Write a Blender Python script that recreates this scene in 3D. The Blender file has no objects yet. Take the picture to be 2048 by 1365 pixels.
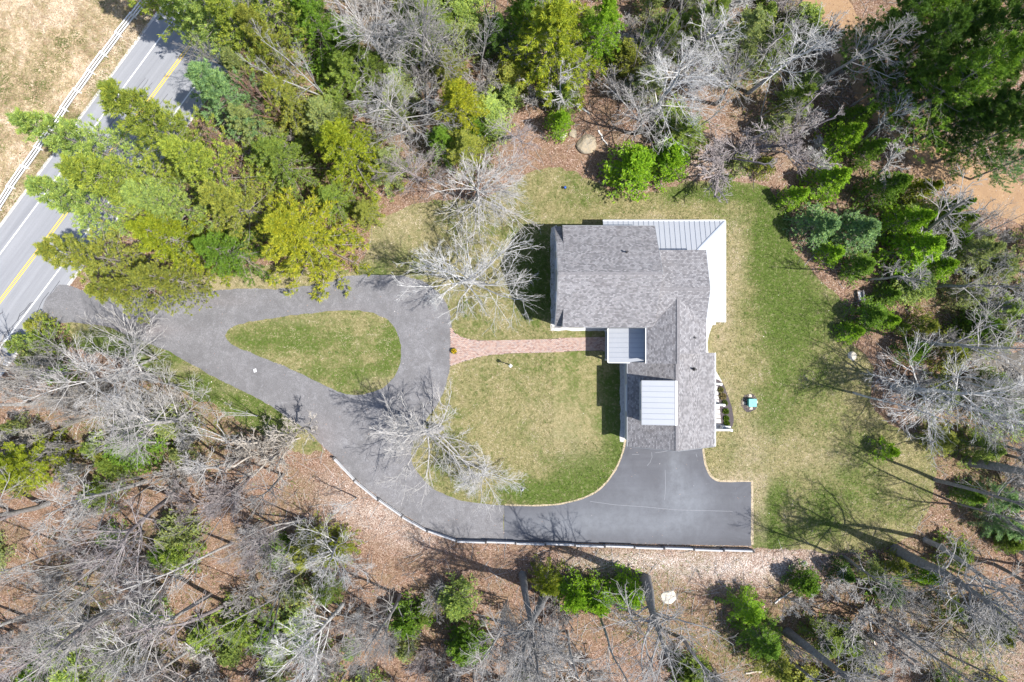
import bpy, math, random
import numpy as np
from mathutils import Vector, Matrix
from mathutils.geometry import delaunay_2d_cdt

random.seed(7)
RS = np.random.RandomState(11)
SC = bpy.context.scene
COL = SC.collection
H = 68.0          # height of the drone
S = 20.0          # photo pixels per metre at ground level

# ------------------------------------------------------------ camera, sky, sun
cam = bpy.data.cameras.new('camera')
camo = bpy.data.objects.new('camera', cam)
COL.objects.link(camo)
camo.location = (0, 0, H)
camo.rotation_euler = (0, 0, 0)
cam.sensor_width = 36.0
cam.lens = 36.0 * H / 102.4
cam.clip_start = 0.5
cam.clip_end = 3000
SC.camera = camo

SHX, SHY = -0.560, 0.195            # ground shadow offset per metre of height
ldir = Vector((SHX, SHY, -1.0)).normalized()
world = bpy.data.worlds.new('World')
SC.world = world
world.use_nodes = True
wn = world.node_tree
wn.nodes.clear()
wo = wn.nodes.new('ShaderNodeOutputWorld')
wb = wn.nodes.new('ShaderNodeBackground')
ws = wn.nodes.new('ShaderNodeTexSky')
ws.sky_type = 'NISHITA'
ws.sun_disc = False
ws.sun_elevation = math.asin(-ldir.z)
ws.sun_rotation = math.atan2(-ldir.x, -ldir.y)
ws.altitude = 100
wb.inputs['Strength'].default_value = 0.125
wn.links.new(ws.outputs[0], wb.inputs[0])
wn.links.new(wb.outputs[0], wo.inputs[0])
sun = bpy.data.lights.new('sun', 'SUN')
suno = bpy.data.objects.new('sun', sun)
COL.objects.link(suno)
suno.location = (60, -20, 120)
suno.rotation_euler = ldir.to_track_quat('-Z', 'Y').to_euler()
sun.energy = 4.8
sun.angle = math.radians(0.53)
sun.color = (1.0, 0.965, 0.91)
SC.view_settings.view_transform = 'Standard'
SC.view_settings.look = 'None'
SC.view_settings.gamma = 1.0
SC.view_settings.exposure = 1.0
SC.view_settings.use_curve_mapping = False

# ------------------------------------------------------------ helpers
def W(px, py, h=0.0):
    k = (1 - h / H) / S
    return ((px - 1024) * k, -(py - 682.5) * k, h)

def G(gx, gy, h=0.0):
    return (gx / S, -gy / S, h)

def tag(o, label=None, cat=None, group=None, kind=None):
    if label: o['label'] = label
    if cat: o['category'] = cat
    if group: o['group'] = group
    if kind: o['kind'] = kind
    return o

def empty(name, loc, label, cat, group=None, rz=0):
    o = bpy.data.objects.new(name, None)
    COL.objects.link(o)
    o.location = loc
    o.rotation_euler = (0, 0, rz)
    o.empty_display_size = 0.3
    return tag(o, label, cat, group)

def link(name, me, parent=None):
    o = bpy.data.objects.new(name, me)
    COL.objects.link(o)
    if parent: o.parent = parent
    return o

def npmesh(name, V, F, mat, attrs=None, smooth=False, uv=None):
    V = np.asarray(V, dtype=np.float32).reshape(-1, 3)
    F = np.asarray(F, dtype=np.int32)
    k = F.shape[1]; m = F.shape[0]
    me = bpy.data.meshes.new(name)
    me.vertices.add(len(V)); me.vertices.foreach_set('co', V.ravel())
    me.loops.add(m * k); me.loops.foreach_set('vertex_index', F.ravel())
    me.polygons.add(m)
    me.polygons.foreach_set('loop_start', np.arange(0, m * k, k, dtype=np.int32))
    if smooth: me.polygons.foreach_set('use_smooth', np.ones(m, dtype=bool))
    for an, data in (attrs or {}).items():
        a = me.attributes.new(an, 'FLOAT', 'POINT')
        a.data.foreach_set('value', np.asarray(data, dtype=np.float32))
    me.update(calc_edges=True)
    me.validate()
    if mat: me.materials.append(mat)
    return me

class MB:
    """collects boxes, prisms and bars into one mesh"""
    def __init__(s): s.v = []; s.f = []
    def quadmesh(s, vs, fs):
        b = len(s.v); s.v += [tuple(v) for v in vs]; s.f += [tuple(i + b for i in f) for f in fs]; return s
    def box(s, c, d, rz=0.0):
        cx, cy, cz = c; x, y, z = d[0] / 2, d[1] / 2, d[2] / 2
        ca, sa = math.cos(rz), math.sin(rz); vs = []
        for k in (-z, z):
            for i, j in ((-x, -y), (x, -y), (x, y), (-x, y)):
                vs.append((cx + i * ca - j * sa, cy + i * sa + j * ca, cz + k))
        return s.quadmesh(vs, [(3, 2, 1, 0), (4, 5, 6, 7), (0, 1, 5, 4), (1, 2, 6, 5), (2, 3, 7, 6), (3, 0, 4, 7)])
    def bar(s, a, b, w, h):
        a = Vector(a); b = Vector(b); d = (b - a)
        t = d.normalized()
        sd = t.cross(Vector((0, 0, 1)))
        if sd.length < 1e-3: sd = Vector((1, 0, 0))
        sd.normalize(); up = sd.cross(t).normalized()
        vs = []
        for p in (a, b):
            for i, j in ((-1, -1), (1, -1), (1, 1), (-1, 1)):
                vs.append(p + sd * (i * w / 2) + up * (j * h / 2))
        return s.quadmesh(vs, [(3, 2, 1, 0), (4, 5, 6, 7), (0, 1, 5, 4), (1, 2, 6, 5), (2, 3, 7, 6), (3, 0, 4, 7)])
    def prism(s, pts, th):
        """top polygon pts (3D, ccw from above), extruded down by th"""
        n = len(pts)
        vs = [tuple(p) for p in pts] + [(p[0], p[1], p[2] - th) for p in pts]
        return s.quadmesh(vs, [tuple(range(n)), tuple(range(2 * n - 1, n - 1, -1))] + [(i, i + n, (i + 1) % n + n, (i + 1) % n) for i in range(n)])
    def cyl(s, c, r, h, n=12, r2=None):
        r2 = r if r2 is None else r2
        vs = [(c[0] + r * math.cos(2 * math.pi * i / n), c[1] + r * math.sin(2 * math.pi * i / n), c[2]) for i in range(n)]
        vs += [(c[0] + r2 * math.cos(2 * math.pi * i / n), c[1] + r2 * math.sin(2 * math.pi * i / n), c[2] + h) for i in range(n)]
        return s.quadmesh(vs, [tuple(range(n - 1, -1, -1)), tuple(range(n, 2 * n))] + [(i, (i + 1) % n, (i + 1) % n + n, i + n) for i in range(n)])
    def mesh(s, name, mat, bevel=0.0):
        me = bpy.data.meshes.new(name)
        me.from_pydata([tuple(v) for v in s.v], [], s.f)
        me.update()
        if bevel:
            import bmesh
            bm = bmesh.new(); bm.from_mesh(me)
            bmesh.ops.bevel(bm, geom=bm.edges[:], offset=bevel, segments=2, affect='EDGES', profile=0.6)
            bm.to_mesh(me); bm.free()
        me.materials.append(mat)
        return me
    def build(s, name, mat, parent=None, bevel=0.0):
        return link(name, s.mesh(name, mat, bevel), parent)

# ------------------------------------------------------------ materials
class Mat:
    def __init__(s, name, rough=0.85, spec=0.3):
        s.m = bpy.data.materials.new(name); s.m.use_nodes = True
        s.nt = s.m.node_tree
        s.b = s.nt.nodes['Principled BSDF']
        s.b.inputs['Roughness'].default_value = rough
        s.b.inputs['Specular IOR Level'].default_value = spec
        s._c = None
        s.k = 0.77
    def n(s, typ, out=0, props=None, **ins):
        nd = s.nt.nodes.new(typ)
        for k, v in (props or {}).items(): setattr(nd, k, v)
        for k, v in ins.items():
            key = int(k[1:]) if k[0] == '_' else k.replace('__', ' ')
            if isinstance(v, bpy.types.NodeSocket): s.nt.links.new(v, nd.inputs[key])
            else: nd.inputs[key].default_value = v
        return nd.outputs[out]
    def coord(s):
        if s._c is None: s._c = s.n('ShaderNodeTexCoord', out=3)
        return s._c
    def noise(s, scale, detail=4.0, rough=0.6, vec=None, dist=0.0, out=0):
        return s.n('ShaderNodeTexNoise', out=out, Vector=vec or s.coord(), Scale=scale, Detail=detail, Roughness=rough, Distortion=dist)
    def ramp(s, fac, stops, interp='LINEAR'):
        nd = s.nt.nodes.new('ShaderNodeValToRGB'); s.nt.links.new(fac, nd.inputs[0])
        cr = nd.color_ramp; cr.interpolation = interp
        while len(cr.elements) < len(stops): cr.elements.new(0.5)
        for e, (p, c) in zip(cr.elements, stops):
            e.position = p; e.color = (c[0], c[1], c[2], 1) if not isinstance(c, (int, float)) else (c, c, c, 1)
        return nd.outputs[0]
    def mix(s, fac, a, b, mode='MIX'):
        nd = s.nt.nodes.new('ShaderNodeMix'); nd.data_type = 'RGBA'; nd.blend_type = mode
        for key, v in ((0, fac), (6, a), (7, b)):
            if isinstance(v, bpy.types.NodeSocket): s.nt.links.new(v, nd.inputs[key])
            elif key == 0: nd.inputs[0].default_value = v
            else: nd.inputs[key].default_value = (v[0], v[1], v[2], 1)
        return nd.outputs[2]
    def math(s, op, a, b=0.0, clamp=False):
        nd = s.nt.nodes.new('ShaderNodeMath'); nd.operation = op; nd.use_clamp = clamp
        for i, v in enumerate((a, b)):
            if isinstance(v, bpy.types.NodeSocket): s.nt.links.new(v, nd.inputs[i])
            else: nd.inputs[i].default_value = v
        return nd.outputs[0]
    def attr(s, name, out=2):
        return s.n('ShaderNodeAttribute', out=out, props={'attribute_name': name})
    def color(s, c):
        k = s.k
        if k != 1.0 and not isinstance(c, bpy.types.NodeSocket): c = (c[0] * k, c[1] * k, c[2] * k)
        elif k != 1.0: c = s.mix(1.0, c, (k, k, k), 'MULTIPLY')
        if isinstance(c, bpy.types.NodeSocket): s.nt.links.new(c, s.b.inputs['Base Color'])
        else: s.b.inputs['Base Color'].default_value = (c[0], c[1], c[2], 1)
        return s
    def bump(s, h, strength=0.5, dist=0.05):
        b = s.n('ShaderNodeBump', Height=h, Strength=strength, Distance=dist)
        s.nt.links.new(b, s.b.inputs['Normal']); return s

def plain(name, c, rough=0.7, var=0.12, scale=6.0, metal=0.0, spec=0.3):
    m = Mat(name, rough, spec)
    k = m.noise(scale, 4)
    m.color(m.mix(k, tuple(x * (1 - var) for x in c), tuple(min(1, x * (1 + var)) for x in c)))
    m.b.inputs['Metallic'].default_value = metal
    return m.m

# forest floor
def mat_floor():
    m = Mat('forest_floor', 0.95, 0.1)
    big = m.noise(0.12, 5, 0.65)
    mid = m.noise(1.1, 5, 0.7)
    vor = m.n('ShaderNodeTexVoronoi', out=1, Vector=m.coord(), Scale=14.0)
    sp = m.n('ShaderNodeSeparateColor', Color=vor)
    fine = m.noise(18, 2, 0.7)
    base = m.ramp(sp, [(0.0, (0.075, 0.04, 0.028)), (0.3, (0.185, 0.105, 0.07)), (0.6, (0.285, 0.172, 0.12)), (0.85, (0.40, 0.275, 0.21)), (1.0, (0.56, 0.44, 0.37))])
    base = m.mix(m.ramp(mid, [(0.38, 0.0), (0.62, 0.75)]), base, m.ramp(fine, [(0.3, (0.15, 0.10, 0.055)), (0.7, (0.34, 0.23, 0.15))]))
    pale = m.math('MULTIPLY', m.attr('pale'), m.ramp(mid, [(0.3, 0.25), (0.6, 1.0)]), True)
    base = m.mix(pale, base, m.ramp(sp, [(0.0, (0.20, 0.14, 0.11)), (0.4, (0.42, 0.34, 0.29)), (1.0, (0.72, 0.62, 0.56))]))
    gm = m.math('ADD', m.attr('green'), m.math('MULTIPLY', m.math('SUBTRACT', big, 0.52), 2.6))
    gm = m.math('MULTIPLY', gm, m.ramp(m.noise(2.4, 5, 0.75), [(0.40, 0.0), (0.62, 1.0)]), True)
    base = m.mix(gm, base, m.ramp(fine, [(0.3, (0.045, 0.075, 0.015)), (0.7, (0.17, 0.22, 0.055))]))
    fl = m.attr('field')
    fieldc = m.ramp(m.noise(2.2, 8, 0.8, dist=1.2), [(0.34, (0.20, 0.155, 0.08)), (0.44, (0.42, 0.30, 0.19)), (0.54, (0.66, 0.50, 0.34)), (0.64, (0.92, 0.76, 0.58))])
    fieldc = m.mix(m.ramp(m.noise(0.35, 5, 0.7), [(0.42, 0.0), (0.60, 0.8)]), fieldc, (0.34, 0.24, 0.15))
    base = m.mix(m.math('MULTIPLY', fl, m.ramp(m.noise(1.5, 4), [(0.2, 0.9), (0.5, 1.0)]), True), base, fieldc)
    m.color(base)
    m.bump(m.math('ADD', vor, m.math('MULTIPLY', mid, 2.0)), 0.7, 0.12)
    return m.m

def mat_lawn():
    m = Mat('lawn_grass', 0.95, 0.1)
    big = m.noise(0.22, 5, 0.62)
    mid = m.noise(0.9, 5, 0.7)
    f = m.noise(4.5, 7, 0.85)
    ff = m.noise(9, 6, 0.85)
    g = m.math('ADD', m.math('MULTIPLY', m.attr('green'), 1.05), m.math('MULTIPLY', m.math('SUBTRACT', big, 0.44), 2.4))
    g = m.math('ADD', g, m.math('MULTIPLY', m.math('SUBTRACT', mid, 0.5), 2.0))
    g = m.math('ADD', g, m.math('MULTIPLY', m.math('SUBTRACT', f, 0.5), 4.2))
    g = m.ramp(g, [(0.05, 0.0), (0.95, 1.0)])
    tan = m.ramp(ff, [(0.34, (0.11, 0.095, 0.04)), (0.5, (0.27, 0.23, 0.11)), (0.64, (0.52, 0.44, 0.26))])
    grn = m.ramp(ff, [(0.32, (0.025, 0.055, 0.006)), (0.68, (0.135, 0.195, 0.035))])
    c = m.mix(g, tan, grn)
    dirt = m.math('MULTIPLY', m.attr('pale'), m.ramp(mid, [(0.35, 0.2), (0.6, 1.0)]), True)
    c = m.mix(dirt, c, m.ramp(ff, [(0.3, (0.30, 0.22, 0.14)), (0.7, (0.54, 0.44, 0.31))]))
    c = m.mix(m.ramp(m.noise(2.3, 8, 0.9), [(0.46, 0.0), (0.58, 0.7)]), c, m.mix(0.5, (0.06, 0.075, 0.02), (0.14, 0.15, 0.05)))
    c = m.mix(m.ramp(m.noise(2.9, 5, 0.8), [(0.53, 0.0), (0.66, 0.35)]), c, (0.50, 0.43, 0.27))
    spot = m.ramp(m.noise(1.3, 3, 0.5, out=0), [(0.66, 0.0), (0.72, 0.8)])
    c = m.mix(spot, c, (0.05, 0.095, 0.015))
    m.color(c); m.bump(f, 0.8, 0.08)
    return m.m

def mat_gravel():
    m = Mat('driveway_gravel', 0.92, 0.2)
    big = m.noise(0.35, 6, 0.7, dist=0.6); fine = m.noise(16, 3, 0.8)
    vor = m.n('ShaderNodeTexVoronoi', out=1, Vector=m.coord(), Scale=30.0)
    sp = m.n('ShaderNodeSeparateColor', Color=vor)
    c = m.ramp(m.math('ADD', m.math('MULTIPLY', sp, 0.5), m.math('MULTIPLY', fine, 0.5)), [(0.2, (0.13, 0.127, 0.133)), (0.5, (0.198, 0.194, 0.20)), (0.85, (0.32, 0.31, 0.32))])
    wear = m.noise(1.3, 7, 0.75, dist=1.5)
    c = m.mix(m.ramp(big, [(0.42, 0.0), (0.64, 0.55)]), c, (0.12, 0.117, 0.12))
    c = m.mix(m.ramp(wear, [(0.44, 0.0), (0.62, 0.42)]), c, (0.13, 0.123, 0.125))
    c = m.mix(m.ramp(wear, [(0.30, 0.5), (0.42, 0.0)]), c, (0.34, 0.335, 0.35))
    c = m.mix(m.math('MULTIPLY', m.attr('pale'), 0.6, True), c, (0.21, 0.145, 0.12))
    m.color(c); m.bump(m.math('ADD', sp, fine), 0.35, 0.025)
    return m.m

def mat_asphalt():
    m = Mat('driveway_asphalt', 0.8, 0.35)
    big = m.noise(0.25, 6, 0.65, dist=1.0); fine = m.noise(22, 3, 0.8)
    st = m.n('ShaderNodeMapping', Vector=m.coord(), Scale=(0.06, 1.0, 1.0))
    streak = m.noise(1.4, 5, 0.6, vec=st)
    c = m.ramp(fine, [(0.25, (0.078, 0.081, 0.095)), (0.75, (0.118, 0.121, 0.138))])
    c = m.mix(m.ramp(streak, [(0.4, 0.0), (0.7, 0.5)]), c, (0.14, 0.145, 0.16))
    c = m.mix(m.ramp(big, [(0.38, 0.0), (0.62, 0.7)]), c, (0.066, 0.066, 0.075))
    scuff = m.noise(2.6, 8, 0.8, dist=2.5)
    c = m.mix(m.ramp(scuff, [(0.60, 0.0), (0.70, 0.5)]), c, (0.20, 0.205, 0.22))
    c = m.mix(m.math('MULTIPLY', m.attr('pale'), m.ramp(m.noise(1.2, 5, 0.7), [(0.3, 0.4), (0.7, 1.0)]), True), c, (0.17, 0.18, 0.20))
    m.color(c); m.bump(fine, 0.3, 0.02)
    return m.m

def mat_road():
    m = Mat('road_asphalt', 0.85, 0.3)
    mp = m.n('ShaderNodeMapping', Vector=m.coord(), Rotation=(0, 0, -math.atan2(603, 447)), Scale=(1.0, 1.0, 1.0))
    streak = m.noise(1.6, 6, 0.7, vec=m.n('ShaderNodeMapping', Vector=mp, Scale=(0.04, 1.0, 1.0))); fine = m.noise(18, 3, 0.8)
    c = m.ramp(streak, [(0.3, (0.245, 0.25, 0.268)), (0.7, (0.345, 0.35, 0.368))])
    c = m.mix(m.ramp(fine, [(0.3, 0.35), (0.7, 0.0)]), c, (0.13, 0.13, 0.14))
    m.color(c); m.bump(fine, 0.3, 0.02)
    return m.m

def mat_dirt():
    m = Mat('dirt_road', 0.95, 0.1)
    a = m.noise(0.6, 6, 0.7); f = m.noise(9, 5, 0.8)
    c = m.ramp(f, [(0.3, (0.26, 0.16, 0.085)), (0.7, (0.44, 0.295, 0.175))])
    c = m.mix(m.ramp(a, [(0.4, 0.0), (0.65, 0.6)]), c, (0.27, 0.17, 0.10))
    m.color(c); m.bump(f, 0.5, 0.05)
    return m.m

def mat_shingle():
    m = Mat('roof_shingle', 0.92, 0.2)
    uv = m.n('ShaderNodeUVMap', props={'uv_map': 'UVMap'})
    br = m.nt.nodes.new('ShaderNodeTexBrick')
    m.nt.links.new(uv, br.inputs['Vector'])
    br.offset = 0.41; br.squash = 1.0
    for k, v in (('Scale', 1.0), ('Mortar Size', 0.011), ('Mortar Smooth', 0.4), ('Bias', 0.0), ('Brick Width', 0.20), ('Row Height', 0.14)):
        br.inputs[k].default_value = v
    br.inputs['Color1'].default_value = (0.135, 0.13, 0.137, 1)
    br.inputs['Color2'].default_value = (0.375, 0.365, 0.375, 1)
    br.inputs['Mortar'].default_value = (0.09, 0.087, 0.092, 1)
    br2 = m.nt.nodes.new('ShaderNodeTexBrick')
    mp = m.n('ShaderNodeMapping', Vector=uv, Location=(7.3, 0.0, 0.0))
    m.nt.links.new(mp, br2.inputs['Vector'])
    br2.offset = 0.41
    for k, v in (('Scale', 1.0), ('Mortar Size', 0.0), ('Brick Width', 0.26), ('Row Height', 0.14)):
        br2.inputs[k].default_value = v
    br2.inputs['Color1'].default_value = (0, 0, 0, 1); br2.inputs['Color2'].default_value = (1, 1, 1, 1)
    c = m.mix(m.ramp(br2.outputs[0], [(0.62, 0.0), (0.95, 0.25)]), br.outputs[0], (0.25, 0.225, 0.215))
    g = m.noise(30, 3, 0.8)
    c = m.mix(0.2, c, m.ramp(g, [(0.3, (0.10, 0.095, 0.10)), (0.7, (0.36, 0.34, 0.345))]))
    c = m.mix(m.ramp(m.noise(0.5, 6, 0.75, dist=.5), [(0.4, 0.0), (0.7, 0.28)]), c, (0.15, 0.14, 0.14))
    m.color(c)
    # each course steps up towards its butt edge, so low sun shows the rows
    vy = m.n('ShaderNodeSeparateXYZ', out=1, Vector=uv)
    saw = m.math('FRACT', m.math('DIVIDE', vy, 0.14))
    hgt = m.math('ADD', m.math('MULTIPLY', saw, -1.0), m.math('MULTIPLY', br2.outputs[0], 0.6))
    m.bump(hgt, 0.5, 0.02)
    return m.m

def mat_metal():
    m = Mat('standing_seam_metal', 0.36, 0.5)
    a = m.noise(0.9, 5, 0.7); f = m.noise(9, 4, 0.7)
    c = m.mix(a, (0.41, 0.425, 0.45), (0.47, 0.48, 0.505))
    c = m.mix(m.ramp(f, [(0.5, 0.0), (0.8, 0.12)]), c, (0.40, 0.42, 0.44))
    m.color(c)
    m.b.inputs['Metallic'].default_value = 0.25
    return m.m

def mat_bark(name):
    m = Mat(name, 0.9, 0.2); m.k = 1.0
    oc = m.n('ShaderNodeObjectInfo', out=1)
    n = m.noise(5, 4, 0.7)
    c = m.mix(m.ramp(n, [(0.38, 0.65), (0.62, 0.0)]), oc, (0.10, 0.09, 0.08))
    c = m.mix(m.math('MULTIPLY', m.attr('rnd'), 0.35), c, (0.42, 0.40, 0.375))
    m.color(c); m.bump(n, 0.5, 0.03)
    return m.m

def mat_leaf(name):
    m = Mat(name, 0.6, 0.25); m.k = 1.0
    oc = m.n('ShaderNodeObjectInfo', out=1)
    r = m.attr('rnd')
    lo = m.mix(1.0, oc, (0.38, 0.52, 0.60), 'MULTIPLY')
    hi = m.mix(1.0, oc, (1.6, 1.5, 1.45), 'MULTIPLY')
    c = m.mix(r, lo, hi)
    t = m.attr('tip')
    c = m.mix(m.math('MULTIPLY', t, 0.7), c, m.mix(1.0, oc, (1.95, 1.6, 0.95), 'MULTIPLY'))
    m.color(c)
    tr = m.n('ShaderNodeBsdfTranslucent', Color=m.mix(1.0, c, (1.15, 1.25, 0.8), 'MULTIPLY'))
    ms = m.nt.nodes.new('ShaderNodeMixShader'); ms.inputs[0].default_value = 0.38
    m.nt.links.new(m.b.outputs[0], ms.inputs[1]); m.nt.links.new(tr, ms.inputs[2])
    out = [x for x in m.nt.nodes if x.type == 'OUTPUT_MATERIAL'][0]
    m.nt.links.new(ms.outputs[0], out.inputs[0])
    return m.m

def mat_attr_ramp(name, stops, rough=0.9, transl=0.0):
    m = Mat(name, rough, 0.15)
    m.color(m.ramp(m.attr('rnd'), stops))
    return m.m

def mat_stone(name, a, b):
    m = Mat(name, 0.9, 0.2)
    n = m.noise(3.5, 6, 0.7); f = m.noise(14, 4, 0.7)
    c = m.mix(m.ramp(n, [(0.35, 0.0), (0.65, 1.0)]), a, b)
    c = m.mix(m.ramp(f, [(0.5, 0.0), (0.75, 0.4)]), c, (0.12, 0.11, 0.09))
    m.color(c); m.bump(m.math('ADD', n, f), 0.7, 0.06)
    return m.m

M = dict(
    floor=mat_floor(), lawn=mat_lawn(), gravel=mat_gravel(), asphalt=mat_asphalt(), road=mat_road(), dirt=mat_dirt(),
    shingle=mat_shingle(), metal=mat_metal(), bark=mat_bark('tree_bark'), leaf=mat_leaf('foliage'),
    siding=plain('house_siding', (0.62, 0.64, 0.66), 0.7, 0.04), white=plain('white_trim', (0.80, 0.81, 0.82), 0.5, 0.03),
    glass=plain('window_glass', (0.03, 0.04, 0.05), 0.08, 0.1, spec=0.8), dark=plain('black_metal', (0.02, 0.02, 0.022), 0.5),
    paint_white=plain('road_paint_white', (0.72, 0.72, 0.72), 0.7, 0.12, 9), paint_yellow=plain('road_paint_yellow', (0.72, 0.48, 0.10), 0.7, 0.15, 9),
    tar=plain('crack_tar', (0.05, 0.05, 0.06), 0.6), rail=plain('weathered_rail_wood', (0.44, 0.44, 0.45), 0.8, 0.15, 8),
    rail_white=plain('painted_rail', (0.80, 0.80, 0.81), 0.55, 0.05), post=plain('dark_post_wood', (0.07, 0.06, 0.055), 0.9, 0.3),
    mulch=plain('dark_mulch', (0.085, 0.07, 0.075), 0.95, 0.5, 14), crushed=mat_stone('crushed_stone', (0.46, 0.44, 0.43), (0.70, 0.68, 0.65)),
    flag=mat_stone('pale_flagstone', (0.55, 0.52, 0.50), (0.72, 0.69, 0.66)), boulder=mat_stone('boulder_granite', (0.30, 0.27, 0.22), (0.46, 0.37, 0.25)),
    rock=mat_stone('grey_rock', (0.34, 0.33, 0.31), (0.55, 0.53, 0.49)), palerock=mat_stone('pale_rock', (0.58, 0.51, 0.40), (0.74, 0.69, 0.60)),
    teal=plain('teal_plastic', (0.09, 0.36, 0.33), 0.45, 0.08), blue=plain('blue_glass', (0.03, 0.10, 0.42), 0.08, 0.2, spec=0.9),
    log=plain('barkless_log', (0.52, 0.45, 0.37), 0.9, 0.3, 7), birchlog=plain('birch_log', (0.72, 0.70, 0.66), 0.8, 0.18, 9),
    pot=plain('clay_pot', (0.05, 0.05, 0.05), 0.6), petal=plain('yellow_petals', (0.75, 0.50, 0.02), 0.7, 0.25, 20),
    concrete=plain('concrete', (0.52, 0.52, 0.51), 0.85, 0.1, 5), grey=plain('grey_steel', (0.30, 0.33, 0.36), 0.4, 0.1),
    wood=plain('bench_wood', (0.16, 0.13, 0.12), 0.85, 0.2), lamp=plain('lantern_glass', (0.85, 0.86, 0.84), 0.3, 0.03),
)
M['edge'] = plain('soil_edging', (.44, .36, .25), .95, .35, 6)
# brick pavers
_m = Mat('clay_brick', 0.9, 0.2)
_isl = _m.n('ShaderNodeNewGeometry', out=8)
_c = _m.ramp(_isl, [(0.0, (0.26, 0.155, 0.13)), (0.25, (0.41, 0.27, 0.22)), (0.5, (0.47, 0.34, 0.28)), (0.75, (0.34, 0.265, 0.245)), (1.0, (0.52, 0.40, 0.34))])
_m.color(_m.mix(_m.ramp(_m.noise(14, 3), [(0.4, 0.0), (0.7, 0.35)]), _c, (0.50, 0.40, 0.35))); M['brick'] = _m.m
_m = Mat('stream_water', 0.06, 0.6); _m.b.inputs['Roughness'].default_value = .25; _m.b.inputs['Specular IOR Level'].default_value = .12; _m.color((0.06, 0.05, 0.038)); _m.bump(_m.noise(5, 4), 0.15, 0.02); M['water'] = _m.m
M['litter'] = mat_attr_ramp('fallen_leaves', [(0.0, (0.06, 0.035, 0.022)), (0.25, (0.19, 0.105, 0.07)), (0.5, (0.32, 0.185, 0.125)), (0.72, (0.43, 0.29, 0.215)), (0.9, (0.60, 0.48, 0.40)), (1.0, (0.86, 0.80, 0.76))])
M['blade'] = mat_attr_ramp('grass_blades', [(0.0, (0.04, 0.075, 0.012)), (0.35, (0.13, 0.165, 0.045)), (0.5, (0.25, 0.235, 0.10)), (0.75, (0.45, 0.38, 0.22)), (1.0, (0.74, 0.62, 0.47))])
M['cover'] = mat_attr_ramp('ground_cover_leaf', [(0.0, (0.03, 0.06, 0.01)), (0.5, (0.09, 0.14, 0.025)), (1.0, (0.23, 0.27, 0.06))])
M['twig'] = mat_attr_ramp('dead_twigs', [(0.0, (0.20, 0.18, 0.17)), (0.5, (0.40, 0.38, 0.37)), (1.0, (0.66, 0.64, 0.62))])

# ------------------------------------------------------------ polygons of the ground plan (photo pixels)
DRIVE = [(90,604),(118,568),(140,572),(180,585),(300,593),(400,585),(470,578),(560,578),(620,571),(665,563),(690,553),(760,549),(810,553),(850,565),(880,588),(895,612),(902,650),(903,690),(901,730),(893,770),(880,800),(860,830),(842,855),(828,882),(822,908),(830,935),(848,962),(880,985),(930,1003),(1008,1011),(1008,1083),(960,1081),(912,1078),(855,1058),(804,1028),(757,996),(709,957),(668,914),(640,888),(612,860),(580,840),(545,815),(512,795),(480,780),(430,755),(385,730),(345,708),(300,688),(250,668),(215,655),(150,646),(100,652),(70,664)]
ISLAND = [(450,672),(460,658),(485,648),(520,641),(580,632),(640,625),(690,621),(730,624),(765,634),(786,650),(798,675),(803,700),(802,722),(795,742),(785,758),(768,774),(745,785),(715,790),(685,786),(655,774),(620,757),(580,738),(540,722),(500,705),(465,690)]
ASPH = [(1008,1011),(1060,1013),(1110,1011),(1150,1003),(1190,987),(1215,965),(1235,935),(1247,905),(1253,880),(1253,850),(1404,850),(1405,900),(1408,925),(1415,945),(1425,958),(1440,964),(1502,964),(1502,1092),(1008,1083)]
LAWN = [(560,590),(640,560),(700,545),(735,500),(742,460),(790,425),(840,405),(900,400),(960,395),(1010,380),(1055,350),(1110,333),(1165,350),(1230,385),(1290,388),(1350,370),(1420,362),(1500,368),(1545,385),(1575,430),(1590,500),(1640,560),(1690,610),(1700,680),(1745,730),(1740,800),(1785,850),(1855,885),(1872,940),(1860,1000),(1830,1060),(1760,1098),(1650,1102),(1508,1096),(1490,1060),(1008,1060),(880,1000),(780,940),(800,860),(850,780),(860,690),(840,600),(760,570),(660,590)]
VERGE_N = [(330,600),(340,570),(420,545),(520,530),(640,540),(700,540),(690,575),(560,590),(420,600)]
VERGE_S = [(120,640),(215,648),(300,675),(430,740),(545,800),(625,860),(650,905),(600,905),(520,865),(430,815),(330,765),(240,715),(150,700)]
DIRT = [(1560,-60),(1600,0),(1640,60),(1665,110),(1700,160),(1725,220),(1770,270),(1830,330),(1900,385),(1960,420),(2048,455),(2200,520),(2200,420),(2048,365),(1960,330),(1900,290),(1850,240),(1800,190),(1765,140),(1735,90),(1715,40),(1690,-10),(1670,-60)]
FIELD = [(-700,-700),(600,-700),(330,-20),(290,60),(160,240),(75,350),(0,450),(-700,1350)]
PATH = [(901,654),(912,668),(935,678),(962,681),(1050,680),(1172,675),(1250,672),(1250,703),(1172,702),(1080,706),(1010,708),(965,713),(932,722),(900,733)]
STRIPS = [[(1101,457),(1114,452),(1114,655),(1101,655)], [(1101,655.5),(1114,655.5),(1215,655.5),(1215,662),(1101,662)],
          [(1240,722),(1262,722),(1262,890),(1240,884)]]
BED = [(1428,758),(1443,764),(1453,785),(1461,805),(1466,828),(1467,846),(1463,856),(1428,858)]
EPATH = [(1395,640),(1432,640),(1422,658),(1417,675),(1415,690),(1417,706),(1428,735),(1443,762),(1443,770),(1395,770)]
STREAM = [(1925,690),(1960,672),(2000,690),(2048,700),(2200,760),(2200,830),(2060,790),(2010,765),(1960,735),(1930,715)]

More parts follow.
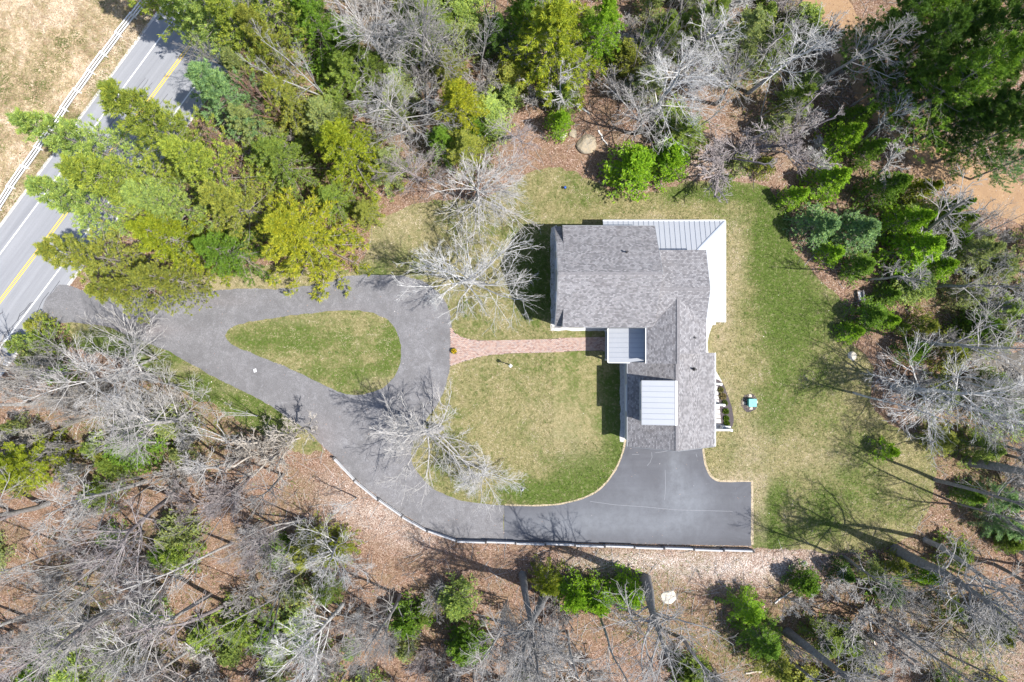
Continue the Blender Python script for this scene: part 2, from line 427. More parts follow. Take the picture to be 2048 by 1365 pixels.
def inpoly(P, poly):
    x, y = P[:, 0], P[:, 1]
    r = np.zeros(len(P), bool)
    n = len(poly)
    for i in range(n):
        x1, y1 = poly[i]; x2, y2 = poly[(i + 1) % n]
        if y1 == y2: continue
        c = ((y1 > y) != (y2 > y)) & (x < (x2 - x1) * (y - y1) / (y2 - y1) + x1)
        r ^= c
    return r

def smooth_poly(poly, step=8, rag=0.0, seed=0, closed=True):
    """Catmull-Rom where the outline bends gently, then resample and roughen (pixels)"""
    rs = np.random.RandomState(seed)
    n = len(poly); out = []
    P = [np.array(p, float) for p in poly]
    for i in range(n):
        p0, p1, p2, p3 = P[i - 1], P[i], P[(i + 1) % n], P[(i + 2) % n]
        L = np.linalg.norm(p2 - p1); k = max(1, int(L / step))
        for j in range(k):
            t = j / k
            # soften tangents at sharp corners
            a = p2 - p0; b = p3 - p1
            ca = np.dot(p1 - p0, p2 - p1) / (np.linalg.norm(p1 - p0) * L + 1e-6)
            cb = np.dot(p2 - p1, p3 - p2) / (np.linalg.norm(p3 - p2) * L + 1e-6)
            m1 = a / (np.linalg.norm(a) + 1e-6) * L if ca > 0.6 else (p2 - p1)
            m2 = b / (np.linalg.norm(b) + 1e-6) * L if cb > 0.6 else (p2 - p1)
            t2, t3 = t * t, t * t * t
            q = (2*t3 - 3*t2 + 1) * p1 + (t3 - 2*t2 + t) * m1 + (-2*t3 + 3*t2) * p2 + (t3 - t2) * m2
            out.append(q)
    out = np.array(out)
    if rag:
        m = len(out); nz = rs.randn(m, 2); nz = nz * 0.6 + (np.roll(nz, 1, 0) + np.roll(nz, -1, 0)) * 0.5
        out = out + nz * rag
    return [tuple(p) for p in out]

def blobs(P, lst):
    v = np.zeros(len(P))
    for (cx, cy, rx, ry, a) in lst:
        v += a * np.exp(-(((P[:, 0] - cx) / rx) ** 2 + ((P[:, 1] - cy) / ry) ** 2))
    return v

def sheet(name, poly, z, mat, grid=14, green=None, pale=None, kind='structure', holes=()):
    pts = [tuple(p) for p in poly]
    xs = [p[0] for p in pts]; ys = [p[1] for p in pts]
    gx, gy = np.meshgrid(np.arange(min(xs), max(xs), grid), np.arange(min(ys), max(ys), grid))
    gp = np.stack([gx.ravel() + 0.37, gy.ravel() + 0.41], 1)
    gp = gp[inpoly(gp, pts)]
    for h in holes: gp = gp[~inpoly(gp, h)]
    vs = [Vector(p) for p in pts]; ed = [(i, (i + 1) % len(pts)) for i in range(len(pts))]
    vs += [Vector(p) for p in gp]
    r = delaunay_2d_cdt(vs, ed, [], 1, 1e-4)
    P = np.array([tuple(v) for v in r[0]]); F = np.array([f for f in r[2] if len(f) == 3])
    V = np.zeros((len(P), 3)); V[:, 0] = (P[:, 0] - 1024) / S; V[:, 1] = -(P[:, 1] - 682.5) / S; V[:, 2] = z
    a, b, c = V[F[:, 0]], V[F[:, 1]], V[F[:, 2]]
    nz = (b - a)[:, 0] * (c - a)[:, 1] - (b - a)[:, 1] * (c - a)[:, 0]
    F[nz < 0] = F[nz < 0][:, ::-1]
    at = {'green': blobs(P, green or []), 'pale': blobs(P, pale or []), 'field': np.zeros(len(P))}
    o = link(name, npmesh(name, V, F, mat, at))
    o['kind'] = kind
    return o

# ------------------------------------------------------------ ground
GREEN_F = [(640,60,80,80,.7),(860,60,120,90,.8),(760,150,90,60,.5),(1330,110,110,70,.9),(1500,120,80,100,.9),(1560,30,60,60,.8),(1700,300,120,140,.5),
           (280,830,120,60,.9),(230,900,120,60,.9),(450,850,120,80,.5),(180,1180,120,120,.5),(250,1300,180,80,.9),(330,1080,60,50,.6),(560,1000,60,60,.2),
           (520,1200,90,60,.7),(860,1220,60,50,.5),(1230,1170,140,40,.8),(1300,1250,140,50,.6),(1500,1290,90,80,.9),(1640,1180,60,40,.4),(1800,1180,80,60,.7),
           (1900,1250,120,90,.7),(1950,960,120,90,.6),(1900,620,120,60,.5),(2000,560,80,60,.9),(1950,850,120,70,.6),(1800,500,140,60,.3),(130,210,50,200,.2),
           (210,130,30,60,.9),(60,360,40,50,.9),(150,300,40,60,.6),(1950,1330,120,60,.5),(1250,60,60,60,.3),(420,330,200,160,.5),(560,260,120,150,.7),(900,300,80,60,.6)]
PALE_F = [(1480,1135,170,32,1.2),(1250,1120,120,20,.9),(760,1030,80,35,.7),(830,1080,60,25,.6),(1420,300,140,40,.5),(1450,345,120,15,.5),(680,980,60,50,.4),(1600,1090,60,25,.5),(1250,105,50,40,.4),(2000,1300,90,80,.5),(160,40,150,80,.2)]
def ground():
    xs = np.unique(np.concatenate([np.linspace(-900, -75, 12), np.arange(-75, 75.1, 0.75), np.linspace(75, 900, 12)]))
    ys = np.unique(np.concatenate([np.linspace(-900, -60, 12), np.arange(-60, 60.1, 0.75), np.linspace(60, 900, 12)]))
    X, Y = np.meshgrid(xs, ys); n, k = X.shape
    P = np.stack([X.ravel() * S + 1024, -Y.ravel() * S + 682.5], 1)
    V = np.stack([X.ravel(), Y.ravel(), np.zeros(X.size)], 1)
    i = np.arange(n * k).reshape(n, k)
    F = np.stack([i[:-1, :-1].ravel(), i[:-1, 1:].ravel(), i[1:, 1:].ravel(), i[1:, :-1].ravel()], 1)
    fl = inpoly(P, FIELD).astype(float)
    gr = blobs(P, [(300,30,26,40,1.),(250,100,26,40,1.),(195,175,24,40,1.),(140,260,26,45,1.),(85,330,26,40,1.),(35,395,28,40,1.),(0,440,26,40,1.)])
    fl = fl * np.clip(1 - gr, .15, 1)
    me = npmesh('ground', V, F, M['floor'], {'green': blobs(P, GREEN_F) + gr, 'pale': blobs(P, PALE_F), 'field': fl})
    o = link('ground', me); o['kind'] = 'structure'
ground()

GREEN_L = [(1075,520,40,60,.9),(1075,600,40,60,.9),(1085,460,120,14,.4),(1225,780,26,60,.9),(1225,860,26,40,.7),(1180,950,60,40,1.2),(1130,985,80,25,1.2),(1060,985,60,22,.9),(1240,900,14,40,1.0),(1570,640,30,70,.8),(1570,480,26,80,.8),
           (1580,560,50,120,1.0),(1530,480,35,120,.9),(1480,385,90,18,1.0),(1400,385,80,14,.7),(1620,650,60,60,.8),(1560,420,40,40,.8),(1560,790,30,60,.7),(1520,840,30,25,.5),(1640,780,60,50,.5),
           (1650,1000,60,50,.7),(1540,1040,14,60,1.1),(1545,1080,40,20,1.1),(1720,880,80,50,.3),(1700,560,40,50,.5),(1560,985,16,30,.8),(980,470,60,40,.2),(750,545,30,20,1.0),(1000,640,60,40,.05),(1100,800,60,60,.1),
           (1640,1060,70,30,.5),(1740,980,60,50,.4),(880,900,30,60,.4),(900,970,40,20,.3),(1230,380,60,14,.6),(1130,340,60,16,.3),(960,400,60,20,.15)]
PALE_L = [(1500,900,40,60,.7),(1475,960,60,14,.9),(1520,1000,12,40,.9),(1520,1070,12,30,.6),(1470,520,16,70,.8),(1455,630,14,60,.6),(1440,680,20,40,.7),(1230,645,60,8,.3),(1120,850,60,60,.35),(1160,900,50,30,.3),
          (1470,790,30,30,.4),(1640,920,60,30,.4),(1090,440,60,8,.3),(790,450,60,40,.5),(700,520,60,40,.4),(1300,432,60,5,.6),(1450,770,10,20,.5)]
lawn = sheet('lawn', smooth_poly(LAWN, 6, 2.2, 3), 0.012, M['lawn'], 14, GREEN_L, PALE_L)
sheet('grass_verge_north', smooth_poly(VERGE_N, 6, 2.5, 4), 0.010, M['lawn'], 14, [(700,540,30,20,.6)], [(420,570,160,24,.9),(600,550,80,20,.4)])
sheet('grass_verge_south', smooth_poly(VERGE_S, 6, 3.0, 5), 0.010, M['lawn'], 14, [(300,720,120,40,1.0),(420,790,90,40,1.2),(520,840,70,40,1.1),(220,690,60,30,.8)], [(390,735,50,10,.9),(470,775,40,8,.7)])
sheet('gravel_driveway', smooth_poly(DRIVE, 5, 0.9, 6), 0.024, M['gravel'], 14, None, [(280,660,60,14,.5),(430,600,60,8,.3),(690,640,60,30,.2),(640,880,30,40,.3)])
sheet('island_lawn', smooth_poly(ISLAND, 4, 0.8, 7), 0.036, M['lawn'], 12, [(620,690,170,22,.7),(520,680,60,24,.6),(700,750,90,26,.8),(780,690,24,60,.8),(600,655,90,16,.5)], [(752,765,30,10,.8),(600,640,80,6,.5)])
sheet('asphalt_driveway', smooth_poly(ASPH, 5, 0.25, 8), 0.032, M['asphalt'], 12, None, [(1350,930,22,50,.8),(1375,1000,40,50,.7),(1250,1045,160,30,.6),(1120,1050,110,24,.6),(1340,1060,60,20,.4),(1300,1000,190,40,.5)])
EDGE1 = smooth_poly([(1010,1012),(1060,1013.5),(1110,1011.5),(1150,1003.5),(1190,987),(1215,965),(1235,935),(1247,905),(1253,880)], 5, .5, 31)[:-50] if False else [(1010,1012),(1060,1013.5),(1110,1011.5),(1130,1008),(1150,1003.5),(1172,996),(1190,987),(1204,976),(1215,965),(1226,950),(1235,935),(1242,920),(1247,905),(1252,880)]
EDGE2 = [(1404,895),(1405,905),(1408,925),(1411,936),(1415,945),(1420,952),(1427,959),(1440,964),(1470,965),(1503,964),(1503,1010),(1503,1090)]
sheet('dirt_road', smooth_poly(DIRT, 8, 2.6, 9), 0.014, M['dirt'], 30)
sheet('stream', smooth_poly(STREAM, 8, 4, 10), 0.008, M['water'], 30)
for st in STRIPS: sheet('gravel_strip', smooth_poly(st, 5, 0.7, 11), 0.020, M['crushed'], 10)
sheet('mulch_bed', smooth_poly(BED, 4, 0.3, 12), 0.028, M['mulch'], 10)
sheet('stone_path', smooth_poly(EPATH, 4, 0.3, 13), 0.020, M['flag'], 10)

# public road with markings
def offs(line, d):
    out = []
    L = np.array(line, float)
    for i in range(len(L)):
        t = L[min(i + 1, len(L) - 1)] - L[max(i - 1, 0)]; t /= np.linalg.norm(t)
        out.append(L[i] + np.array([-t[1], t[0]]) * d)
    return out
CL = [(1240,-1070),(900,-615),(447,0),(318,175),(196,340),(80,497),(0,603),(-330,1040),(-800,1660)]
def strip(name, d0, d1, z, mat, parent=None, kind=None, line=None):
    a = offs(line or CL, d0); b = offs(line or CL, d1)
    V = [((p[0] - 1024) / S, -(p[1] - 682.5) / S, z) for p in a + b]; n = len(a)
    F = [(i, i + 1, n + i + 1, n + i) for i in range(n - 1)]
    me = bpy.data.meshes.new(name); me.from_pydata(V, [], F); me.update(); me.materials.append(mat)
    o = link(name, me, parent)
    if kind: o['kind'] = kind
    # keep normals up
    if me.polygons[0].normal.z < 0: me.flip_normals()
    return o
strip('road_shoulder', -93, 94, 0.0145, M['crushed'], kind='structure')
strip('soil_edge', -3.2, 3.2, 0.026, M['edge'], kind='structure', line=EDGE1)
strip('soil_edge', -4, 4, 0.026, M['edge'], kind='structure', line=EDGE2)
road = strip('road', -87, 88, 0.016, M['road'], kind='structure')
strip('centre_line', -3.6, -1.2, 0.0205, M['paint_yellow'], road)
strip('centre_line', 1.2, 3.6, 0.0205, M['paint_yellow'], road)
strip('edge_line', 55.5, 58.0, 0.0205, M['paint_white'], road)
strip('edge_line', -57.5, -55.0, 0.0205, M['paint_white'], road)
def ribbon(pts, w, z, mat, name, parent):
    V = []; L = [np.array(p, float) for p in pts]
    for i, p in enumerate(L):
        t = L[min(i + 1, len(L) - 1)] - L[max(i - 1, 0)]; t = t / np.linalg.norm(t); nn = np.array([-t[1], t[0]]) * w / 2
        for s_ in (-1, 1):
            q = p + nn * s_; V.append(((q[0] - 1024) / S, -(q[1] - 682.5) / S, z))
    F = [(2*i, 2*i + 1, 2*i + 3, 2*i + 2) for i in range(len(L) - 1)]
    me = bpy.data.meshes.new(name); me.from_pydata(V, [], F); me.update()
    if me.polygons[0].normal.z < 0: me.flip_normals()
    me.materials.append(mat); return link(name, me, parent)
for k, off in enumerate((-34, -22, 16, 26, 33)):
    base = offs(CL[3:7], -off if False else off)
    L = smooth_poly(base, 9)[:int(330 / 9)]
    L = [(p[0] + random.uniform(-.6, .6), p[1] + random.uniform(-.6, .6)) for p in L]
    ribbon(L, 0.7, 0.0205, M['tar'], 'tar_seam', road)
for pts in ([(68,605),(60,607),(50,620),(40,628),(36,640),(26,652),(14,664),(0,686)], [(62,608),(48,626),(38,634),(36,642)], [(30,657),(18,662),(6,680),(-6,700)],
            [(7,624),(0,629),(-10,640)], [(98,585),(86,600),(80,612),(70,636)], [(120,562),(104,584),(92,600)]):
    ribbon(pts, 1.1, 0.0212, M['tar'], 'tar_crack', road)

M['scuff'] = plain('pale_tyre_scuff', (0.26, 0.265, 0.285), 0.8, 0.3, 4)
for pts in ([(1303,905),(1304,915),(1300,925),(1294,932)], [(1264,909),(1278,909)], [(1310,906),(1325,904),(1335,902)], [(1180,1003),(1230,1010),(1290,1014),(1350,1020),(1465,1023)], [(1392,908),(1394,915)], [(1330,940),(1331,975),(1329,1000)]):
    ribbon(pts, 0.6, 0.036, M['scuff'], 'tyre_scuff', bpy.data.objects['asphalt_driveway'])

# ------------------------------------------------------------ brick walk (bricks laid one by one)
def brick_walk():
    root_V = []; root_F = []
    poly = smooth_poly(PATH, 6, 0.0)
    P = []
    bw, bh = 0.205, 0.102
    for r in range(-5, 60):
        for c in range(0, 110):
            x = -6.6 + c * bw + (0.5 * bw if r % 2 else 0); y = -2.8 + r * bh
            P.append((x, y))
    P = np.array(P); ang = math.radians(1.2)
    Q = np.stack([P[:, 0] * math.cos(ang) - P[:, 1] * math.sin(ang), P[:, 0] * math.sin(ang) + P[:, 1] * math.cos(ang)], 1)
    px = np.stack([Q[:, 0] * S + 1024, -Q[:, 1] * S + 682.5], 1)
    Q = Q[inpoly(px, poly)]
    mb = MB()
    for x, y in Q:
        mb.box((x, y, 0.030 + random.uniform(0, .006)), (bw - .014, bh - .012, 0.05), ang + random.uniform(-.02, .02))
    me = mb.mesh('brick_course', M['brick'])
    base = sheet('brick_path', poly, 0.022, M['mulch'], 14)
    o = link('brick', me, base); o['kind'] = 'stuff'
brick_walk()

# ------------------------------------------------------------ house
house = empty('house', G(230, -40, 0), 'large grey shingled house with standing seam metal porch roofs and attached garage', 'house')
HL = Vector(house.location)
def hp(name, mb, mat, parent=None, bevel=0.0):
    mb.v = [(v[0] - HL.x, v[1] - HL.y, v[2] - HL.z) for v in mb.v]
    return mb.build(name, mat, parent or house, bevel)

def ccw(pts):
    a = sum(pts[i][0] * pts[(i + 1) % len(pts)][1] - pts[(i + 1) % len(pts)][0] * pts[i][1] for i in range(len(pts)))
    return pts if a > 0 else pts[::-1]

def shingles(pts, eave, th=0.16):
    """pts: G-coordinates (gx, gy, h); eave: 'x' if the eave runs along x, else 'y'"""
    P = ccw([G(*p) for p in pts])
    mb = MB().prism(P, th)
    o = hp('shingle_roof', mb, M['shingle'])
    me = o.data; uv = me.uv_layers.new(name='UVMap')
    nrm = max(me.polygons, key=lambda p: p.normal.z * p.area).normal
    slope = math.sqrt(nrm.x ** 2 + nrm.y ** 2) / max(nrm.z, .01)
    f = math.sqrt(1 + slope * slope)
    for lp in me.loops:
        co = me.vertices[lp.vertex_index].co
        if eave == 'x': uv.data[lp.index].uv = (co.x + 50, (co.y * f if nrm.y < 0 else -co.y * f) + 50.03)
        else: uv.data[lp.index].uv = (co.y + 50, (co.x * f if nrm.x < 0 else -co.x * f) + 50.03)
    return o
# main block
shingles([(92,-210,6.0),(260,-210,6.0),(260,-116.5,9.3),(92,-116.5,9.3)], 'x')
shingles([(92,-25,6.0),(260,-25,6.0),(260,-116.5,9.3),(92,-116.5,9.3)], 'x')
shingles([(80,-177,7.13),(91.9,-177,7.13),(91.9,-116.5,9.29),(80,-116.5,9.29)], 'x')
shingles([(80,-213,4.8),(91.9,-213,4.8),(91.9,-177,7.13),(80,-177,7.13)], 'x')
shingles([(80,-58,7.18),(91.9,-58,7.18),(91.9,-116.5,9.29),(80,-116.5,9.29)], 'x')
shingles([(80,-24.5,4.8),(91.9,-24.5,4.8),(91.9,-58,7.18),(80,-58,7.18)], 'x')
# east wing
shingles([(258,-165.5,6.25),(352,-165.5,6.25),(352,-92.4,7.6),(258,-92.4,7.6)], 'x')
shingles([(258,-25,5.97),(352,-25,5.97),(352,-92.4,7.6),(258,-92.4,7.6)], 'x')
# link section
shingles([(246,-45,5.75),(246,41,5.75),(297,41,7.25),(297,-85,7.25),(286,-85,6.95)], 'y')
shingles([(354.5,-45,6.0),(354.5,23,6.0),(297,23,7.25),(297,-85,7.25)], 'y')
# garage
shingles([(219.6,40,3.5),(219.6,199.7,3.5),(300,199.7,6.2),(300,40,6.2)], 'y')
shingles([(385,22.4,3.5),(385,199.7,3.5),(300,199.7,6.2),(300,22.4,6.2)], 'y')
# ridge caps: overlapping cap shingles
def caps(a, b, nrm_axis, sl):
    a = Vector(G(*a)); b = Vector(G(*b)); L = (b - a).length; n = int(L / 0.2); t = (b - a).normalized()
    mb = MB()
    for i in range(n):
        p = a + t * (i + .5) * L / n
        lift = 0.010 + 0.014 * (i % 2)
        for s_ in (-1, 1):
            w = 0.13
            off = Vector((0, s_ * w / 2, 0)) if nrm_axis == 'y' else Vector((s_ * w / 2, 0, 0))
            q = p + off; q.z += lift - sl * w / 2
            d = (L / n * 1.02, w, .02) if nrm_axis == 'y' else (w, L / n * 1.02, .02)
            mb.box(q, d)
    o = hp('ridge_cap', mb, M['shingle_cap'])
M['shingle_cap'] = plain('ridge_cap_shingle', (0.20, 0.19, 0.195), 0.9, 0.45, 5)
caps((80,-116.5,9.3), (260,-116.5,9.3), 'y', .7)
caps((260.5,-92.4,7.6), (352,-92.4,7.6), 'y', .35)
caps((297,-77,7.25), (297,41,7.25), 'x', .45)
caps((300,41.5,6.2), (300,199.7,6.2), 'x', .6)

# walls
def wallbox(x0, y0, x1, y1, h, z0=0.0, mat='siding', name='wall'):
    mb = MB().box(((x0 + x1) / 2 / S, -(y0 + y1) / 2 / S, (h + z0) / 2), ((x1 - x0) / S, (y1 - y0) / S, h - z0))
    return hp(name, mb, M[mat])
def gable_wall(pts, th, axis):
    """vertical wall polygon; pts in G coords at constant x (axis 'x') or constant y"""
    P = [Vector(G(*p)) for p in pts]; d = Vector((th, 0, 0)) if axis == 'x' else Vector((0, th, 0))
    n = len(P); mb = MB()
    mb.quadmesh([p for p in P] + [p + d for p in P], [tuple(range(n)), tuple(range(2*n-1, n-1, -1))] + [(i, i+n, (i+1) % n + n, (i+1) % n) for i in range(n)])
    return hp('gable_wall', mb, M['siding'])
wallbox(93.5, -206, 256, -29, 5.75); wallbox(86, -203, 93.5, -32, 4.55)
gable_wall([(86.5,-203,4.55),(86.5,-175,6.85),(86.5,-116.5,8.95),(86.5,-60,6.85),(86.5,-32,4.55)], 0.2, 'x')
gable_wall([(92.6,-209,5.83),(92.6,-177,6.95),(92.6,-209,4.7)], 0.12, 'x')
gable_wall([(92.6,-26,5.83),(92.6,-58,6.95),(92.6,-26,4.7)], 0.12, 'x')
gable_wall([(255,-206,5.7),(255,-116.5,9.1),(255,-29,5.7)], 0.2, 'x')
wallbox(256, -161, 348, -29, 5.85)
gable_wall([(345,-161,5.8),(345,-92.4,7.4),(345,-29,5.8)], 0.15, 'x')
wallbox(250, -29, 350, 23, 5.55); wallbox(250, 23, 296.5, 37, 5.55)
gable_wall([(250,36.5,5.5),(297,36.5,7.0),(296.9,36.5,5.0)], 0.15, 'y')
gable_wall([(297.5,22.5,7.0),(350,22.5,5.85),(350,22.5,4.5),(297.5,22.5,5.0)], 0.12, 'y')
gable_wall([(296.4,22.5,7.05),(296.4,41,7.05),(296.4,41,5.9),(296.4,22.5,5.9)], 0.1, 'x')
wallbox(224, 37, 381, 194, 3.4); wallbox(296.8, 23, 381, 37, 3.4)
gable_wall([(224,194,3.3),(300,194,5.95),(381,194,3.3)], 0.15, 'y')
# fascia, white rake boards
M['greytrim'] = plain('grey_trim', (.33, .34, .36), .6, .05)
def board(a, b, w=0.05, h=0.2, mat='white', name='fascia'):
    mb = MB().bar(G(*a), G(*b), w, h); return hp(name, mb, M[mat])
board((385.8,22.4,3.42), (385.8,199.7,3.42), .11, .12, name='gutter')
board((218.7,41.5,3.42), (218.7,199.7,3.42), .06, .12, 'greytrim', name='gutter')
board((245.2,-24,5.66), (245.2,41,5.66), .08, .12, name='gutter')
def board2(a, b, w=.03, h=.16): return board(a, b, .03, .15, 'greytrim')
board2((79.2,-213,4.70), (79.2,-177,7.03)); board2((79.2,-177,7.03), (79.2,-116.5,9.18)); board2((79.2,-116.5,9.18), (79.2,-58,7.08)); board2((79.2,-58,7.08), (79.2,-24.5,4.70))
board2((92,-24.2,5.88), (246,-24.2,5.88), .05, .16)
board2((92,-210.8,5.88), (260,-210.8,5.88), .05, .16)
board2((260.8,-210,5.88), (260.8,-116.5,9.18), .05, .16)
board2((352.8,-165.5,6.13), (352.8,-92.4,7.48)); board2((352.8,-92.4,7.48), (352.8,-26,5.86))
board((219.6,200.4,3.4), (300,200.4,6.1), .03, .2, 'greytrim'); board((300,200.4,6.1), (385,200.4,3.4), .03, .2, 'greytrim')

# standing seam roofs, panel by panel
def seam_roof(name, panels, seams, th=0.06):
    deck = MB()
    z = 0.05
    first = None
    for P in panels:
        deck.prism(ccw([(p[0], p[1], p[2] - z) for p in [G(*q) for q in P]]), 0.10)
    root = hp(name, deck, M['white'])
    for P in panels:
        PP = [Vector(G(*q)) for q in P]
        c = sum(PP, Vector()) / len(PP)
        PP = [p + (c - p).normalized() * 0.008 for p in PP]
        mb = MB().prism(ccw([tuple(p) for p in PP]), 0.045)
        hp('roof_panel', mb, M['metal'], root)
    for a, b in seams:
        A = Vector(G(*a)); B = Vector(G(*b)); A.z += .022; B.z += .022
        hp('roof_seam', MB().bar(A, B, 0.035, 0.05), M['seam'], root)
    return root
M['seam'] = plain('seam_metal', (0.30, 0.33, 0.39), 0.5, 0.1)
sl = 0.0165
def zN(gy): return 3.0 + (gy + 229.5) * sl
def zE(gx): return 3.0 + (407 - gx) * sl
pn = []; sn = []
xs = np.linspace(174, 407, 25)
def inner(x):
    if x <= 259: return -206.5
    if x <= 346: return -161.5
    return -229.5 + (407 - x)
edges = sorted(set([float(x) for x in xs]))
for a, b in zip(edges[:-1], edges[1:]):
    if a < 259 < b:
        for (u, v) in ((a, 259.0), (259.001, b)):
            pn.append([(u,-229.5,3.0),(v,-229.5,3.0),(v,inner(v),zN(inner(v))),(u,inner(u),zN(inner(u)))])
    elif inner(b) < -229.4:
        pn.append([(a,-229.5,3.0),(b,-229.5,3.0),(a,inner(a),zN(inner(a)))])
    else:
        ia, ib = min(inner(a), -229.5 + (407 - a)), min(inner(b), -229.5 + (407 - b))
        pn.append([(a,-229.5,3.0),(b,-229.5,3.0),(b,ib,zN(ib)),(a,ia,zN(ia))])
    if b < 406: 
        ib = min(inner(b), -229.5 + (407 - b)); sn.append(((b,-229.5,3.0),(b,ib,zN(ib))))
seam_roof('porch_roof', pn, sn)
pe = []; se = []
ys = np.linspace(-229.5, -36, 21)
def innx(y): return max(347.0, 407 - (y + 229.5))
for a, b in zip(ys[:-1], ys[1:]):
    ia, ib = innx(a), innx(b)
    if ia > 406.9: pe.append([(407,a,3.0),(407,b,3.0),(ib,b,zE(ib))])
    else: pe.append([(407,a,3.0),(407,b,3.0),(ib,b,zE(ib)),(ia,a,zE(ia))])
    se.append(((407,b,3.0),(ib,b,zE(ib))))
pr = seam_roof('porch_roof', pe, se[:-1])
hp('hip_cap', MB().bar(Vector(G(407,-229.5,3.05)), Vector(G(347,-169.5,zE(347)+.05)), .13, .05), M['seam'])
board((174,-230.4,2.94), (408,-230.4,2.94), .12, .12, name='gutter')
board((407.9,-229.3,2.94), (407.9,-36,2.94), .12, .12, name='gutter')
for gx, gy in ((180,-226),(225,-226),(270,-226),(315,-226),(360,-226),(403,-226),(403,-180),(403,-135),(403,-88),(403,-40)):
    hp('porch_post', MB().box(G(gx, gy, 1.45), (.16, .16, 2.8)), M['white'])
hp('porch_floor', MB().box(G(290,-197,.12), (11.6, 3.2, .24)).box(G(377,-98,.12), (2.9, 6.6, .24)), M['concrete'])
# entry porch
yy = np.linspace(-24, 40.5, 8); pe = []; se = []
for a, b in zip(yy[:-1], yy[1:]):
    pe.append([(184,a,3.2),(184,b,3.2),(249.5,b,3.95),(249.5,a,3.95)]); se.append(((184,b,3.2),(249.5,b,3.95)))
seam_roof('entry_roof', pe, se[:-1])
board((183.1,-24,3.12), (183.1,41,3.12), .10, .14, name='gutter')
board((184,41.3,3.1), (246,41.3,3.8), .07, .16)
for gx, gy in ((187,-21),(187,37)): hp('porch_post', MB().box(G(gx, gy, 1.5), (.18, .18, 3.0)), M['white'])
hp('porch_floor', MB().box(G(218, 8, .1), (3.2, 3.1, .2)), M['concrete'])
# garage dormer with shed roof
yy = np.linspace(72.5, 152.5, 9); pe = []; se = []
for a, b in zip(yy[:-1], yy[1:]):
    pe.append([(237,a,5.95),(237,b,5.95),(294.5,b,6.42),(294.5,a,6.42)]); se.append(((237,b,5.95),(294.5,b,6.42)))
seam_roof('dormer_roof', pe, se[:-1])
board((236.4,72,5.9), (236.4,153,5.9), .03, .16, 'greytrim'); board((237,72,5.9), (298,72,6.38), .03, .14, 'greytrim'); board((237,153,5.9), (298,153,6.38), .03, .14, 'greytrim')
hp('ridge_flashing', MB().prism(ccw([G(295,72.3,6.46), G(299.5,72.3,6.48), G(299.5,152.7,6.48), G(295,152.7,6.46)]), .22), M['white'])
hp('dormer_wall', MB().box(G(268, 112.5, 5.0), (2.85, 3.7, 1.66)), M['siding'])
# valley flashing hint, roof vents
for px, py, h in ((1253, 505, 7.9), (1388, 676, 6.2), (1389, 739, 5.3)):
    x, y, z = W(px, py, h)
    v = MB().cyl((x, y, z - .35), .07, .85, 10).cyl((x, y, z - .12), .17, .05, 12, .10).cyl((x, y, z + .48), .10, .06, 10)
    hp('roof_vent', v, M['dark'])
# windows & doors (seen only from the side)
def window(gx, gy, z, w, h, face):
    ax = face in ('W', 'E'); sgn = {'W': (-1, 0), 'E': (1, 0), 'N': (0, 1), 'S': (0, -1)}[face]
    c = Vector(G(gx, gy, z)) + Vector((sgn[0] * .03, sgn[1] * .03, 0))
    d = (.06, w, h) if ax else (w, .06, h)
    fr = MB()
    t = .09
    for s_ in (-1, 1):
        fr.box(c + Vector((0, 0, s_ * h / 2)), (d[0], d[1] + t, t) if ax else (d[0] + t, d[1], t))
        fr.box(c + (Vector((0, s_ * w / 2, 0)) if ax else Vector((s_ * w / 2, 0, 0))), (.062, t, h - t) if ax else (t, .062, h - t))
    fr.box(c, (.05, d[1] - t, .05) if ax else (d[0] - t, .05, .05))
    wdw = hp('window', fr, M['white'])
    pane = MB().box(c - Vector((sgn[0] * .015, sgn[1] * .015, 0)), (.02, w - t, h - t) if ax else (w - t, .02, h - t))
    hp('pane', pane, M['glass'], wdw)
for gy in (-185, -150, -85, -48): window(86, gy, 1.7, 1.0, 1.4, 'W')
for gy in (-140, -92): window(86, gy, 6.0, .9, 1.3, 'W')
for gx in (115, 160): window(gx, -29, 1.7, 1.1, 1.4, 'S')
for gx in (120, 200): window(gx, -206, 1.7, 1.1, 1.4, 'N')
for gx in (280, 320): window(gx, -161, 1.7, 1.1, 1.4, 'N')
for gy in (-140, -60): window(348, gy, 1.7, 1.1, 1.4, 'E')
for gy in (50, 100, 170): window(381, gy, 1.6, 1.0, 1.2, 'E')
window(239.5, 112.5, 5.1, 1.6, .8, 'W')
hp('garage_door', MB().box(G(262, 194.6, 1.15), (2.7, .06, 2.3)), M['white'])
hp('garage_door', MB().box(G(338, 194.6, 1.15), (2.7, .06, 2.3)), M['white'])
hp('front_door', MB().box(G(249.6, 8, 1.15), (.06, 1.0, 2.1)), M['dark'])
# pale window box under the west eave of the garage
hp('window_box', MB().box(W(1252.3, 796, 1.6), (.16, 2.6, .3)), M['white'])
